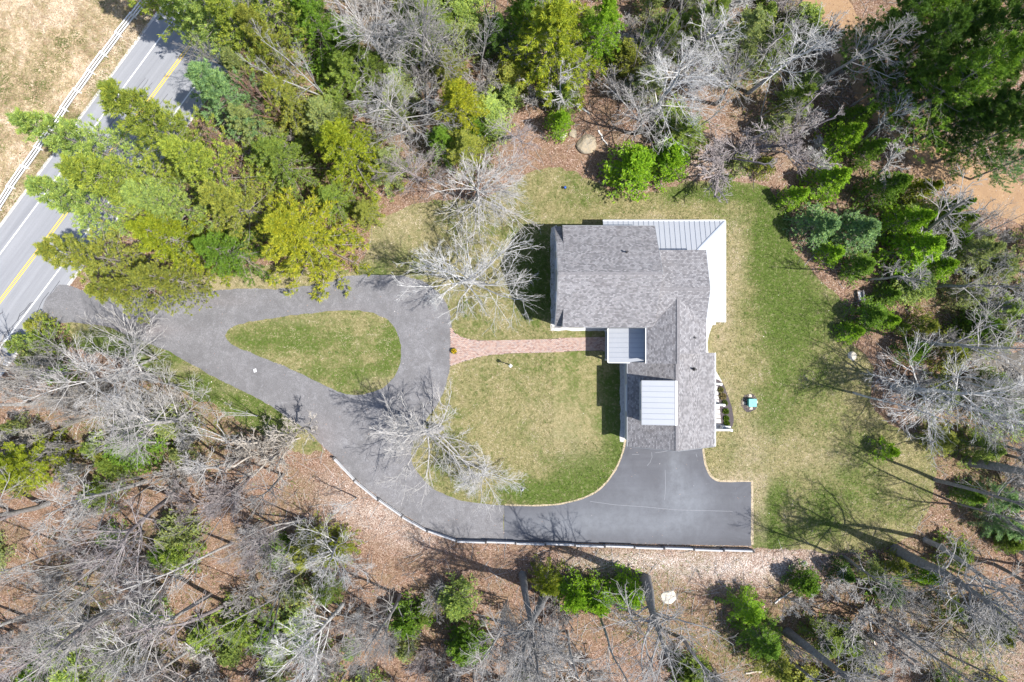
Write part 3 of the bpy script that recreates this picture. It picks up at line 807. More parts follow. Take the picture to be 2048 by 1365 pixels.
# east end of the garage: white privacy wing walls, shelves
for (x0, x1, py, h, rz) in ((1430, 1442, 769, 2.1, 0), (1430, 1448, 811, 1.4, 0), (1430, 1463, 861, 1.9, 0)):
    X0 = (x0 - 1024) * (1 - h / H) / S; X1 = (x1 - 1024) * (1 - h / H) / S; Y = -(py - 682.5) * (1 - h / H) / S
    f = empty('privacy_fence', ((X0 + X1) / 2, Y, 0), {769: 'short white fence stub at the north end of the mulch bed', 811: 'white fence stub crossing the middle of the mulch bed', 861: 'long white fence panel at the south end of the mulch bed'}[py], 'fence', None)
    l = X1 - X0
    nb = max(3, int(l / .15))
    for i in range(nb):
        MB().box((-l / 2 + (i + .5) * l / nb, 0, h / 2), (l / nb - .012, .045, h - .05)).build('picket', M['rail_white'], f)
    MB().box((0, 0, h), (l, .14, .05)).build('cap_rail', M['rail_white'], f)
    MB().box((l / 2, 0, h / 2 + .03), (.22, .22, h + .1)).build('fence_post', M['rail_white'], f)
# flagstones behind the garage
fs = MB()
for i in range(9):
    y = 772 + i * 9.4
    w = 6 + i * .9
    o = MB().prism(ccw([W(1428.5, y + .4, .07), W(1429 + w, y + .8, .07), W(1429.6 + w + .5, y + 8.6, .07), W(1428.5, y + 8.8, .07)]), .08).build('flagstone', M['flag'])
    tag(o, 'pale flagstones laid in a line between the garage wall and the dark mulch bed', 'paving stone', 'flagstones beside the mulch bed')
# condenser unit behind the fence
ac = empty('heat_pump', W(1448, 855, 0), 'pale blue white heat pump unit beside the long white fence panel', 'heat pump')
MB().box((0, 0, .42), (.82, .42, .76)).build('casing', M['white'], ac, .02)
for s_ in (-1, 1): MB().cyl((s_ * .2, 0, .80), .15, .025, 16).build('fan_grille', M['grey'], ac)
MB().box((0, 0, .025), (.95, .55, .05)).build('base_slab', M['concrete'], ac)

# ------------------------------------------------------------ fences
def rail_fence(name, pts, rails, mat, pmat, label, rail_d, post_d, post_h, stagger=0.0):
    x0, y0, _ = pts[0]
    root = empty(name, (pts[0][0], pts[0][1], 0), label, 'fence')
    o = Vector(root.location)
    P = [Vector(p) - o for p in pts]
    for i, p in enumerate(P):
        d = (P[min(i + 1, len(P) - 1)] - P[max(i - 1, 0)]); a = math.atan2(d.y, d.x)
        MB().box((p.x, p.y, post_h / 2), (post_d, post_d * 1.1, post_h), a).build('fence_post', pmat, root, .01)
    for i in range(len(P) - 1):
        a, b = P[i], P[i + 1]; t = (b - a).normalized(); nn = Vector((-t.y, t.x, 0))
        for k, h in enumerate(rails):
            e = stagger * (1 if i % 2 else -1)
            A = a + nn * e - t * .12 + Vector((0, 0, h + random.uniform(-.012, .012))); B = b + nn * e + t * .12 + Vector((0, 0, h + random.uniform(-.012, .012)))
            MB().bar(A, B, rail_d[0], rail_d[1]).build('rail', mat, root, .008)
# white fence along the field: photographed positions of the posts
def fpt(px, py, h=.75): x, y, _ = W(px, py, h); return (x, y, 0)
seg1 = [(-122,580),(-95,543),(-64,502),(-32,460),(-8,418),(20,374),(48,334),(75,296),(101,257),(127,218),(153,181),(180,143),(206,108),(236,68),(265,31),(292,-4),(318,-40),(345,-76),(372,-112)]
rail_fence('field_fence', [fpt(*p) for p in seg1], (.42, .78, 1.14), M['rail_white'], M['rail_white'], 'white three rail fence between the road and the dry field', (.07, .14), .13, 1.25, .04)
seg2 = [(668,918),(709,961),(757,1000),(804,1033),(855,1062),(913,1082),(972,1084)] + [(972 + i * 59.3, 1084 + i * 2.05) for i in range(1, 10)]
rail_fence('driveway_fence', [fpt(p[0], p[1] , .5) for p in seg2], (.36, .72), M['rail'], M['post'], 'low grey two rail fence with dark posts curving along the driveway edge', (.15, .09), .17, .84, -.03)

# ------------------------------------------------------------ small things
def ico(r, sub=2):
    import bmesh
    bm = bmesh.new(); bmesh.ops.create_icosphere(bm, subdivisions=sub, radius=r)
    return bm
def rock_mesh(seed, sub=3, flat=.6, ang=.35):
    import bmesh
    rs = random.Random(seed)
    bm = ico(1.0, sub)
    planes = [(Vector((rs.gauss(0, 1), rs.gauss(0, 1), rs.gauss(0, .7))).normalized(), rs.uniform(.62, .92)) for _ in range(11)]
    for v in bm.verts:
        for n, d in planes:
            k = v.co.dot(n)
            if k > d: v.co -= n * (k - d)
        v.co += Vector((rs.gauss(0, .018), rs.gauss(0, .018), rs.gauss(0, .018)))
        v.co.z *= flat
    me = bpy.data.meshes.new('rock'); bm.to_mesh(me); bm.free(); return me
ROCKS = {k: [] for k in ('boulder', 'rock', 'palerock')}
for k in ROCKS:
    for i in range(4):
        me = rock_mesh(i + len(k) * 3, 3); me.materials.append(M[k]); ROCKS[k].append(me)
def rock(px, py, r, mat, label, group=None, flat=1.0, sx=1.0, rz=0.0, name='rock', cat='rock', var=None):
    o = link(name, ROCKS[mat][random.randrange(4) if var is None else var])
    x, y, _ = W(px, py, 0); o.location = (x, y, r * .18 * flat); o.scale = (r * sx, r, r * flat); o.rotation_euler = (0, 0, rz or random.uniform(0, 6))
    tag(o, label, cat, group); return o
rock(1173, 289, 1.05, 'boulder', 'big tan granite boulder on the leaf litter north of the lawn', name='boulder', cat='boulder', flat=.9, rz=.5, var=1)
rock(1146, 268, .50, 'boulder', 'brown boulder just left of the biggest tan boulder', name='boulder', cat='boulder', flat=.6)
rock(1125, 274, .36, 'palerock', 'small white stone at the left end of the boulder row', sx=1.4, rz=.5, flat=.5)
rock(1450, 321, .42, 'rock', 'lone grey rock at the lawn edge right of the round shrubs')
rock(1338, 1194, .75, 'palerock', 'large flat pale rock in the woods below the driveway fence', name='boulder', cat='boulder', flat=.35, sx=1.1)
rock(1703, 713, .50, 'palerock', 'square pale stone slab on the lawn near the right side woods', flat=.5, var=2)
rock(1245, 122, .62, 'palerock', 'long white rock at the lower left edge of the rock pile', sx=1.7, rz=-.9, flat=.5, var=0)
rock(1258, 84, 1.0, 'rock', 'largest grey boulder at the top left of the rock pile', name='boulder', cat='boulder', flat=.6)
rock(1262, 112, .8, 'rock', 'wide grey boulder in the middle of the rock pile', name='boulder', cat='boulder', flat=.5)
rock(1608, 1127, .35, 'rock', 'grey stone below the right end of the driveway fence')
for i in range(46):
    a = random.uniform(0, 6.28); rr = random.random() ** .5
    rock(1290 + 42 * rr * math.cos(a), 104 + 36 * rr * math.sin(a), random.uniform(.14, .34), random.choice(['rock', 'palerock']), 'small grey and pale stones heaped in the rock pile in the woods', 'stones of the rock pile', flat=.8)
for i in range(46):
    t = random.random(); px = 1930 + 130 * t + random.gauss(0, 12); py = 698 + 75 * t + random.gauss(0, 18)
    rock(px, py, random.uniform(.07, .18), random.choice(['rock', 'boulder']), 'wet stones scattered in the stream bed at the right edge', 'stones in the stream bed', flat=.8)
# drain cover
ub = empty('utility_box', W(1501, 805, 0), 'teal green square utility box in a round mulch ring on the back lawn', 'utility box')
MB().box((0, 0, .30), (.72, .72, .60)).build('box_body', M['teal'], ub, .06)
MB().box((0, 0, .63), (.80, .80, .08)).build('box_lid', M['teal'], ub, .035)
MB().cyl((0, 0, .66), .035, .03, 8).build('lid_bolt', M['dark'], ub)
ring = [(1499 + 17 * math.cos(a) * random.uniform(.93, 1.05), 806 + 18.5 * math.sin(a) * random.uniform(.93, 1.05)) for a in np.linspace(0, 2 * math.pi, 30)[:-1]]
sheet('mulch_ring', ring, 0.026, M['mulch'], 8)
for (px, py, lab) in ((1500,792,'above'), (1512,804,'right of'), (1488,807,'left of'), (1502,817,'below')):
    rock(px, py, .21, 'palerock', 'pale stone %s the teal utility box in the mulch ring' % lab, flat=.6)
# lamp post
lp = empty('lamp_post', W(1021, 730.5, 0), 'white lantern lamp post on the front lawn beside the brick walk', 'lamp post')
MB().cyl((0, 0, 0), .06, 1.95, 12, .05).build('post', M['dark'], lp)
MB().box((0, 0, 2.12), (.24, .24, .30)).build('lantern', M['lamp'], lp, .015)
MB().cyl((0, 0, 2.27), .21, .14, 4, .04).build('lantern_cap', M['white'], lp)
# flower pot
fp = empty('flower_pot', W(908.5, 702.5, 0), 'small black pot of yellow flowers at the driveway end of the brick walk', 'flower pot')
MB().cyl((0, 0, .03), .17, .30, 14, .22).build('pot', M['pot'], fp)
rsb = np.random.RandomState(5)
def blossom(n, R, cz, mat, name, parent, size=.06, up=.5, rnd=True, hs=.6):
    d = rsb.randn(n, 3); d /= np.linalg.norm(d, axis=1)[:, None]; d[:, 2] = np.abs(d[:, 2]) * hs
    c = d * (R * rsb.uniform(.5, 1, n) ** .5)[:, None] + np.array([0, 0, cz])
    return leafmesh(c, d, size, size * .45, rsb, mat, name, parent, up)
def leafmesh(c, d, l, w, rs, mat, name, parent=None, up=.5, tip=None, shape=3):
    n = len(c)
    dd = d + rs.randn(n, 3) * .5; dd[:, 2] += up * .3; dd /= np.linalg.norm(dd, axis=1)[:, None] + 1e-6
    s_ = np.cross(dd, rs.randn(n, 3)); s_ /= np.linalg.norm(s_, axis=1)[:, None] + 1e-6
    L = l * rs.uniform(.6, 1.3, n)[:, None]; Wd = w * rs.uniform(.7, 1.3, n)[:, None]
    V = np.stack([c - s_ * Wd, c + s_ * Wd, c + dd * L], 1).reshape(-1, 3)
    F = np.arange(3 * n).reshape(-1, 3)
    r = np.repeat(rs.uniform(0, 1, n), 3)
    tp = np.zeros(3 * n) if tip is None else np.repeat(tip, 3)
    me = npmesh(name, V, F, mat, {'rnd': r, 'tip': tp})
    return link(name, me, parent) if parent is not None else me
blossom(260, .24, .36, M['petal'], 'blossoms', fp, .09)
lf = blossom(160, .26, .33, M['leaf'], 'foliage', fp, .12); lf.color = (.05, .10, .02, 1)
# blue garden ball and spot light
gb = empty('gazing_ball', W(1129.5, 377, 0), 'small shiny blue glass ball on a dark stand on the north lawn', 'garden ornament')
import bmesh
bm = ico(.14, 3); me = bpy.data.meshes.new('ball'); bm.to_mesh(me); bm.free(); me.materials.append(M['blue'])
for p in me.polygons: p.use_smooth = True
b = link('ball', me, gb); b.location = (0, 0, .42)
MB().cyl((0, 0, 0), .11, .30, 10, .05).build('stand', M['dark'], gb)
sp = empty('garden_spotlight', W(1045.5, 979, 0), 'small black and grey spotlight in the green grass above the asphalt', 'garden light', rz=1.0)
MB().bar((-.12, 0, .18), (.16, 0, .26), .14, .14).build('lamp_housing', M['grey'], sp, .01)
MB().cyl((0, 0, 0), .03, .2, 8).build('stake', M['dark'], sp)
pp = MB().prism(ccw([W(507,739,.05), W(512,737.5,.05), W(513,744,.05), W(508,745.5,.05)]), .02).build('litter_sheet', M['white']); tag(pp, 'small white scrap lying on the gravel driveway below the island', 'paper')
# bench
bn = empty('garden_bench', W(1716, 593, 0), 'weathered slatted bench in the shade between small evergreens', 'bench', rz=math.radians(8))
for i in range(3): MB().box((-.12 + i * .13, 0, .43), (.11, 1.05, .03)).build('seat_slat', M['rail'], bn)
for i in range(2): MB().box((.24, 0, .58 + i * .15), (.03, 1.05, .11)).build('back_slat', M['rail'], bn)
for s_ in (-1, 1):
    MB().box((-.14, s_ * .45, .21), (.06, .06, .42)).build('leg', M['wood'], bn)
    MB().box((.22, s_ * .45, .40), (.06, .06, .80)).build('leg', M['wood'], bn)
    MB().box((.02, s_ * .45, .60), (.42, .06, .04)).build('armrest', M['wood'], bn)
# hostas and grasses in the mulch bed
for i, (px, py, r, col, lab) in enumerate(((1441,780,.24,(.22,.20,.08),'dry tan ornamental grass nearest the north fence stub in the mulch bed'),(1445,793,.30,(.26,.21,.10),'larger straw coloured clump in the upper mulch bed'),(1449,806,.22,(.12,.15,.04),'olive clump just above the middle fence stub in the mulch bed'),
        (1451,823,.24,(.10,.15,.02),'bright green plant just below the middle fence stub'),(1452,837,.22,(.11,.17,.02),'bright green plant in the middle of the lower mulch bed'),(1453,847,.22,(.12,.18,.02),'bright green plant nearest the long white fence panel'))):
    e = empty('bed_plant', W(px, py, 0), lab, 'plant')
    lf = blossom(220, r, .05, M['leaf'], 'foliage', e, .16, 1.0, hs=.9); lf.color = col + (1,)
    MB().cyl((0, 0, 0), .04, .12, 6).build('crown_base', M['log'], e)
# logs and fallen branches
def log(x0, y0, x1, y1, r, mat, label, group=None):
    a = Vector(W(x0, y0, 0)); b = Vector(W(x1, y1, 0)); n = 7
    rs = np.random.RandomState(int(x0 + y0)); pts = np.array([tuple(a.lerp(b, i / (n - 1))) for i in range(n)])
    pts[:, :2] += rs.randn(n, 2) * r * .5; pts[:, 2] = r * .8
    rad = np.linspace(r, r * .6, n)
    V, F, _ = tubes(pts[None] - pts[0], rad[None], 8)
    o = link('fallen_log', npmesh('fallen_log', V, F, M[mat], {'rnd': rs.rand(len(V))}, True)); o.location = tuple(pts[0])
    tag(o, label, 'log', group)
def tubes(P, R, sides):
    C, K, _ = P.shape
    T = np.gradient(P, axis=1); T /= np.linalg.norm(T, axis=2)[..., None] + 1e-9
    ref = np.zeros((C, 1, 3)); m = T[:, K // 2]; ref[:, 0] = np.where(np.abs(m[:, 2:3]) > .8, np.array([[1., 0, 0]]), np.array([[0, 0, 1.]]))
    n1 = np.cross(T, np.broadcast_to(ref, T.shape)); n1 /= np.linalg.norm(n1, axis=2)[..., None] + 1e-9
    n2 = np.cross(T, n1)
    a = np.arange(sides) * 2 * np.pi / sides
    V = P[:, :, None] + R[:, :, None, None] * (n1[:, :, None] * np.cos(a)[None, None, :, None] + n2[:, :, None] * np.sin(a)[None, None, :, None])
    idx = np.arange(C * K * sides).reshape(C, K, sides)
    A = idx[:, :-1]; B = idx[:, 1:]; A2 = np.roll(A, -1, 2); B2 = np.roll(B, -1, 2)
    F = np.stack([A.ravel(), A2.ravel(), B2.ravel(), B.ravel()], 1)
    return V.reshape(-1, 3), F, C * K * sides
for a in ((1150,205,1160,222,.16,'birchlog','white birch log lying near the big boulder, upper one'),(1157,208,1178,228,.13,'birchlog','white birch log lying beside the upper birch log'),(1198,262,1214,292,.09,'birchlog','curved pale branch right of the big tan boulder'),
          (890,1192,888,1220,.13,'log','short pale log standing apart in the leaf litter below the fence'),(892,1220,906,1206,.08,'log','thin pale stick beside the short pale log'),(657,175,680,186,.12,'log','brown log on leaf litter between the upper left evergreens'),
          (1730,1200,1748,1290,.10,'birchlog','straight grey log in the lower right woods'),(1550,1205,1586,1180,.09,'birchlog','pale stick in the leaf litter below the lawn corner'),(1868,1108,1884,1118,.10,'birchlog','short pale stick in the right side woods'),
          (480,1230,760,1300,.07,'log','long thin fallen stem in the lower woods'),(1215,105,1255,100,.06,'birchlog','thin pale branch across the top of the rock pile'),(1205,140,1218,92,.06,'birchlog','thin pale branch along the left of the rock pile'),
          (1490,1345,1536,1340,.1,'log','brown log at the bottom edge of the woods')):
    log(*a)

# ------------------------------------------------------------ scattered stuff: litter, grass, ground cover, twigs
YARD = [DRIVE, ASPH, LAWN, VERGE_N, VERGE_S]
def region_masks(P):
    yard = np.zeros(len(P), bool)
    for q in YARD: yard |= inpoly(P, q)
    rd = (P[:, 0] > -200) & (np.abs((P[:, 0] - 447) * 603 + (P[:, 1]) * 447) / math.hypot(603, 447) < 90)
    return yard, inpoly(P, DIRT), inpoly(P, FIELD), rd
def to_xyz(P, z):
    V = np.zeros((len(P), 3)); V[:, 0] = (P[:, 0] - 1024) / S; V[:, 1] = -(P[:, 1] - 682.5) / S; V[:, 2] = z; return V
def flakes(name, P, size, zmax, tilt, rnd, mat, label, cat, group=None, aspect=.6, parent=None):
    n = len(P); c = to_xyz(P, 0); c[:, 2] = RS.uniform(.015, zmax, n)
    nrm = RS.randn(n, 3) * tilt; nrm[:, 2] = 1; nrm /= np.linalg.norm(nrm, axis=1)[:, None]
    u = np.cross(nrm, RS.randn(n, 3)); u /= np.linalg.norm(u, axis=1)[:, None]; v = np.cross(nrm, u)
    s_ = (size * RS.uniform(.5, 1.4, n))[:, None]
    V = np.stack([c - u * s_, c - v * s_ * aspect, c + u * s_, c + v * s_ * aspect], 1).reshape(-1, 3)
    V[:, 2] = np.maximum(V[:, 2], .005)
    o = link(name, npmesh(name, V, np.arange(4 * n).reshape(-1, 4), mat, {'rnd': np.repeat(rnd, 4)}))
    o['kind'] = 'stuff'; tag(o, label, cat)
    return o
P = np.stack([RS.uniform(-60, 2110, 330000), RS.uniform(-60, 1425, 330000)], 1)
yd, dr, fi, rd = region_masks(P)
PJ = P + RS.randn(*P.shape) * 7; PK = P + RS.randn(*P.shape) * 2
ydj = np.zeros(len(P), bool)
for q in (LAWN, VERGE_N, VERGE_S): ydj |= inpoly(PJ, q)
for q in (DRIVE, ASPH): ydj |= inpoly(PK, q)
bl = blobs(P, PALE_F); keep = ~(ydj | inpoly(PJ, DIRT) | fi | rd | inpoly(P, STREAM))
P1 = P[keep]; r = np.clip(RS.normal(.46, .22, len(P1)) + .42 * np.clip(bl[keep], 0, 1), 0, 1)
flakes('leaf_litter', P1, .05, .07, .5, r, M['litter'], 'brown and tan fallen leaves covering the forest floor', 'leaf litter')
k = RS.rand(len(P)) < np.where(dr, .35, .0) + np.where(yd, .010, 0)
P2 = P[k]; flakes('loose_leaves', P2, .05, .04, .3, np.clip(RS.normal(.6, .2, len(P2)), 0, 1), M['litter'], 'loose leaves blown over the lawn, driveway and dirt road', 'leaf litter')
# grass blades
P = np.stack([RS.uniform(300, 1890, 300000), RS.uniform(320, 1110, 300000)], 1)
inl = np.zeros(len(P), bool)
for q in (LAWN, VERGE_N, VERGE_S): inl |= inpoly(P + RS.randn(*P.shape) * 5, q)
for q in (DRIVE, ASPH, PATH, BED, EPATH): inl &= ~inpoly(P, q)
inl |= inpoly(P, ISLAND)
hx = (P[:, 0] > 1108) & (P[:, 0] < 1425) & (P[:, 1] > 450) & (P[:, 1] < 882)
P = P[inl & ~hx]
g = blobs(P, GREEN_L) + .5 * inpoly(P, VERGE_S) + .35 * inpoly(P, ISLAND)
r = None
def vnoise(P, cell, seed):
    rs = np.random.RandomState(seed); N = 512; T = rs.rand(N, N)
    x = P[:, 0] / cell + 40; y = P[:, 1] / cell + 40; i = np.floor(x).astype(int); j = np.floor(y).astype(int); u = x - i; v = y - j
    u = u * u * (3 - 2 * u); v = v * v * (3 - 2 * v); i0, i1, j0, j1 = i % N, (i + 1) % N, j % N, (j + 1) % N
    return (T[i0, j0] * (1 - u) + T[i1, j0] * u) * (1 - v) + (T[i0, j1] * (1 - u) + T[i1, j1] * u) * v
def blades(name, P, l, w, r, mat, label, cat, lean=.9):
    n = len(P); c = to_xyz(P, .03); d = RS.randn(n, 3) * lean; d[:, 2] = np.abs(d[:, 2]) * .4 + .45
    d /= np.linalg.norm(d, axis=1)[:, None]; s_ = np.cross(d, RS.randn(n, 3)); s_ /= np.linalg.norm(s_, axis=1)[:, None]
    L = (l * RS.uniform(.5, 1.4, n))[:, None]
    V = np.stack([c - s_ * w, c + s_ * w, c + d * L], 1).reshape(-1, 3)
    V[:, 2] = np.maximum(V[:, 2], .01)
    o = link(name, npmesh(name, V, np.arange(3 * n).reshape(-1, 3), mat, {'rnd': np.repeat(r, 3)})); o['kind'] = 'stuff'; tag(o, label, cat)
r = np.clip(.60 - .36 * np.clip(g, 0, 1.1) + .75 * (vnoise(P, 5, 1) - .5) + .55 * (vnoise(P, 14, 2) - .5) + .35 * (vnoise(P, 45, 3) - .5) + .3 * blobs(P, PALE_L) + RS.randn(len(P)) * .10, 0, 1)
blades('lawn_grass', P, .13, .022, r, M['blade'], 'short patchy grass of the lawns, part green and part straw', 'grass')
P = np.stack([RS.uniform(-60, 640, 200000), RS.uniform(-60, 700, 200000)], 1)
_, _, fi, rd = region_masks(P); P = P[fi & ~rd][:45000]
fr = np.sin(P[:, 0] * .021 + 2 * np.sin(P[:, 1] * .013)) * np.sin(P[:, 1] * .027 + P[:, 0] * .006)
blades('field_grass', P, .34, .022, np.clip(.72 + .5 * (vnoise(P, 9, 5) - .5) + .7 * (vnoise(P, 40, 6) - .45) + .4 * (vnoise(P, 120, 7) - .45), 0, 1), M['blade'], 'dry straw coloured grass of the field beyond the road fence', 'grass', 1.2)
# ground cover
P = np.stack([RS.uniform(-60, 2110, 420000), RS.uniform(-60, 1425, 420000)], 1)
yd, dr, fi, rd = region_masks(P); g = blobs(P, GREEN_F)
k = (RS.rand(len(P)) < np.clip(g * .38, 0, .5)) & ~(yd | dr | rd)
P = P[k]; clump = (np.sin(P[:, 0] * .11 + 3 * np.sin(P[:, 1] * .05)) * np.sin(P[:, 1] * .13 + 2 * np.sin(P[:, 0] * .04))) > -.25
P = P[clump]
blades('ground_cover', P, .3, .045, np.clip(RS.normal(.55, .25, len(P)), 0, 1), M['cover'], 'low green ground cover between the trees', 'ground cover')
# dead twigs on the floor
n = 5200
P = np.stack([RS.uniform(-40, 2090, n * 2), RS.uniform(-40, 1405, n * 2)], 1)
yd, dr, fi, rd = region_masks(P); P = P[~(yd | dr | fi | rd)][:n]
c = to_xyz(P, .05); a = RS.uniform(0, 6.28, len(P)); L = RS.uniform(.4, 2.2, len(P)); pts = np.zeros((len(P), 4, 3))
for i in range(4):
    t = (i / 3 - .5) * L; pts[:, i] = c + np.stack([np.cos(a) * t, np.sin(a) * t, np.zeros(len(P))], 1) + RS.randn(len(P), 3) * np.array([.06, .06, .02])
V, F, _ = tubes(pts, np.repeat(RS.uniform(.008, .022, len(P))[:, None], 4, 1), 3)
o = link('fallen_twigs', npmesh('fallen_twigs', V, F, M['twig'], {'rnd': np.repeat(RS.rand(len(P)), 12)})); tag(o, 'dead grey twigs scattered over the forest floor', 'twigs', kind='stuff')
# patches of low green weeds growing at the driveway edge are part of the ground cover

# ------------------------------------------------------------ trees
def norm(v): return v / (np.linalg.norm(v, axis=-1, keepdims=True) + 1e-9)
def grow(rs, base, d, L, K, wander, trop):
    C = len(base); P = np.zeros((C, K, 3)); P[:, 0] = base; d = norm(d.copy())
    for i in range(1, K):
        d = norm(d + rs.randn(C, 3) * wander + np.array([0, 0, trop]))
        P[:, i] = P[:, i - 1] + d * (L / (K - 1))[:, None]
    return P
def children(rs, P, R, m, t0, t1, ang, lenf, spread_az=True, upbias=0.0):
    """spawn m children per chain"""
    C, K, _ = P.shape
    t = (t0 + (t1 - t0) * (np.arange(m)[None] + rs.uniform(.1, .9, (C, m))) / m)
    x = t * (K - 1); i = np.clip(x.astype(int), 0, K - 2); f = (x - i)[..., None]
    ci = np.arange(C)[:, None]
    b = P[ci, i] * (1 - f) + P[ci, i + 1] * f
    tn = norm(P[ci, i + 1] - P[ci, i])
    r = R[ci, i] * (1 - f[..., 0]) + R[ci, i + 1] * f[..., 0]
    if not spread_az:
        s_ = norm(np.cross(tn, np.array([0, 0, 1.])) + rs.randn(C, m, 3) * .25)
        s_ = s_ * np.where((np.arange(m) % 2)[None, :, None] == 0, 1, -1)
    else:
        rv = rs.randn(C, m, 3); s_ = norm(rv - tn * np.sum(rv * tn, -1, keepdims=True))
    a = np.radians(rs.uniform(ang[0], ang[1], (C, m)))[..., None]
    d = norm(tn * np.cos(a) + s_ * np.sin(a) + np.array([0, 0, upbias]))
    L = np.linalg.norm(P[:, -1] - P[:, 0], axis=1)[:, None] * lenf * (1.15 - .75 * t) * rs.uniform(.7, 1.25, (C, m))
    return b.reshape(-1, 3), d.reshape(-1, 3), L.ravel(), r.ravel()
def taper(r0, r1, K): return r0[:, None] + (r1 - r0)[:, None] * np.linspace(0, 1, K)[None] ** .8

BARE = {}
def make_bare(key, seed, h, fork, nl, l1, ang, up, den=(7, 6, 3), r0=.16, lean=.04, cb=.35, minr=.0068):
    rs = np.random.RandomState(seed)
    ns = fork
    base = np.zeros((ns, 3)) + rs.randn(ns, 3) * np.array([.12, .12, 0]) * (ns > 1)
    d = np.tile([[0, 0, 1.]], (ns, 1)) + rs.randn(ns, 3) * np.array([1, 1, 0]) * (lean if ns == 1 else .28)
    T = grow(rs, base, d, h * rs.uniform(.85, 1.0, ns), 10, .018 if r0 > .25 else .04, .06)
    RT = taper(np.full(ns, r0 / math.sqrt(ns)), np.full(ns, .03), 10)
    b, d, L, r = children(rs, T, RT, max(3, nl // ns), cb, .98, ang, l1, upbias=up)
    P1 = grow(rs, b, d, L, 8, .085, up * .30); R1 = taper(np.minimum(r * .55, .052), np.full(len(b), .014), 8)
    b, d, L, r = children(rs, P1, R1, den[0], .18, .98, (24, 55), .52, upbias=up * .4)
    P2 = grow(rs, b, d, L, 6, .10, up * .2); R2 = taper(np.minimum(r * .60, .020), np.full(len(b), .010), 6)
    b, d, L, r = children(rs, P2, R2, den[1], .15, 1.0, (22, 50), .55, upbias=up * .3)
    P3 = grow(rs, b, d, L, 4, .11, .03); R3 = taper(np.minimum(r * .75, .0105), np.full(len(b), minr * .8), 4)
    b, d, L, r = children(rs, P3, R3, den[2], .2, 1.0, (20, 48), .62, upbias=up * .2)
    P4 = grow(rs, b, d, L, 3, .10, .02); R4 = taper(np.minimum(r * .8, minr * 1.1), np.full(len(b), minr * .55), 3)
    tm = npmesh('trunk', *tubes(T, RT, 9)[:2], M['bark'], {'rnd': np.zeros(ns * 90)}, True)
    Vs, Fs, Rs, o_ = [], [], [], 0
    for P_, R_, sd in ((P1, R1, 6), (P2, R2, 4), (P3, R3, 3), (P4, R4, 3)):
        V, F, n = tubes(P_, R_, sd); Vs.append(V); Fs.append(F + o_); o_ += n
        Rs.append(np.repeat(rs.rand(len(P_)), P_.shape[1] * sd))
    bmesh_ = npmesh('branches', np.concatenate(Vs), np.concatenate(Fs), M['bark'], {'rnd': np.concatenate(Rs)}, False)
    allp = np.concatenate([q.reshape(-1, 3) for q in (P1, P2, P3, P4)])
    rr = np.percentile(np.hypot(allp[:, 0], allp[:, 1]), 93)
    BARE.setdefault(key, []).append((tm, bmesh_, h, rr))
# spreading (open grown), tall (forest), slim, sapling, shrub
for s_ in (1, 2, 3): make_bare('spread', s_, 13, 1, 20, .46, (30, 70), .20, (8, 7, 3), .20, cb=.14)
for s_ in (4, 5, 6, 7): make_bare('tall', s_, 17, 1, 15, .34, (28, 60), .30, (6, 5, 2), .17, cb=.38)
for s_ in (8, 9): make_bare('forked', s_, 16, 3, 15, .36, (25, 55), .28, (6, 5, 2), .24, cb=.35)
for s_ in (15, 16): make_bare('bole', s_, 18.5, 1, 14, .34, (22, 48), .34, (6, 5, 3), .29, cb=.45, lean=.06)
for s_ in (10, 11): make_bare('slim', s_, 14, 1, 12, .24, (30, 60), .25, (5, 4, 2), .10, cb=.35)
for s_ in (17, 18): make_bare('birch', s_, 9, 3, 11, .42, (28, 62), .28, (5, 4, 2), .15, cb=.25, minr=.009)
for s_ in (12, 13, 14): make_bare('shrub', s_, 4.2, 7, 35, .38, (18, 48), .30, (6, 5, 2), .08, cb=.2, minr=.0065)

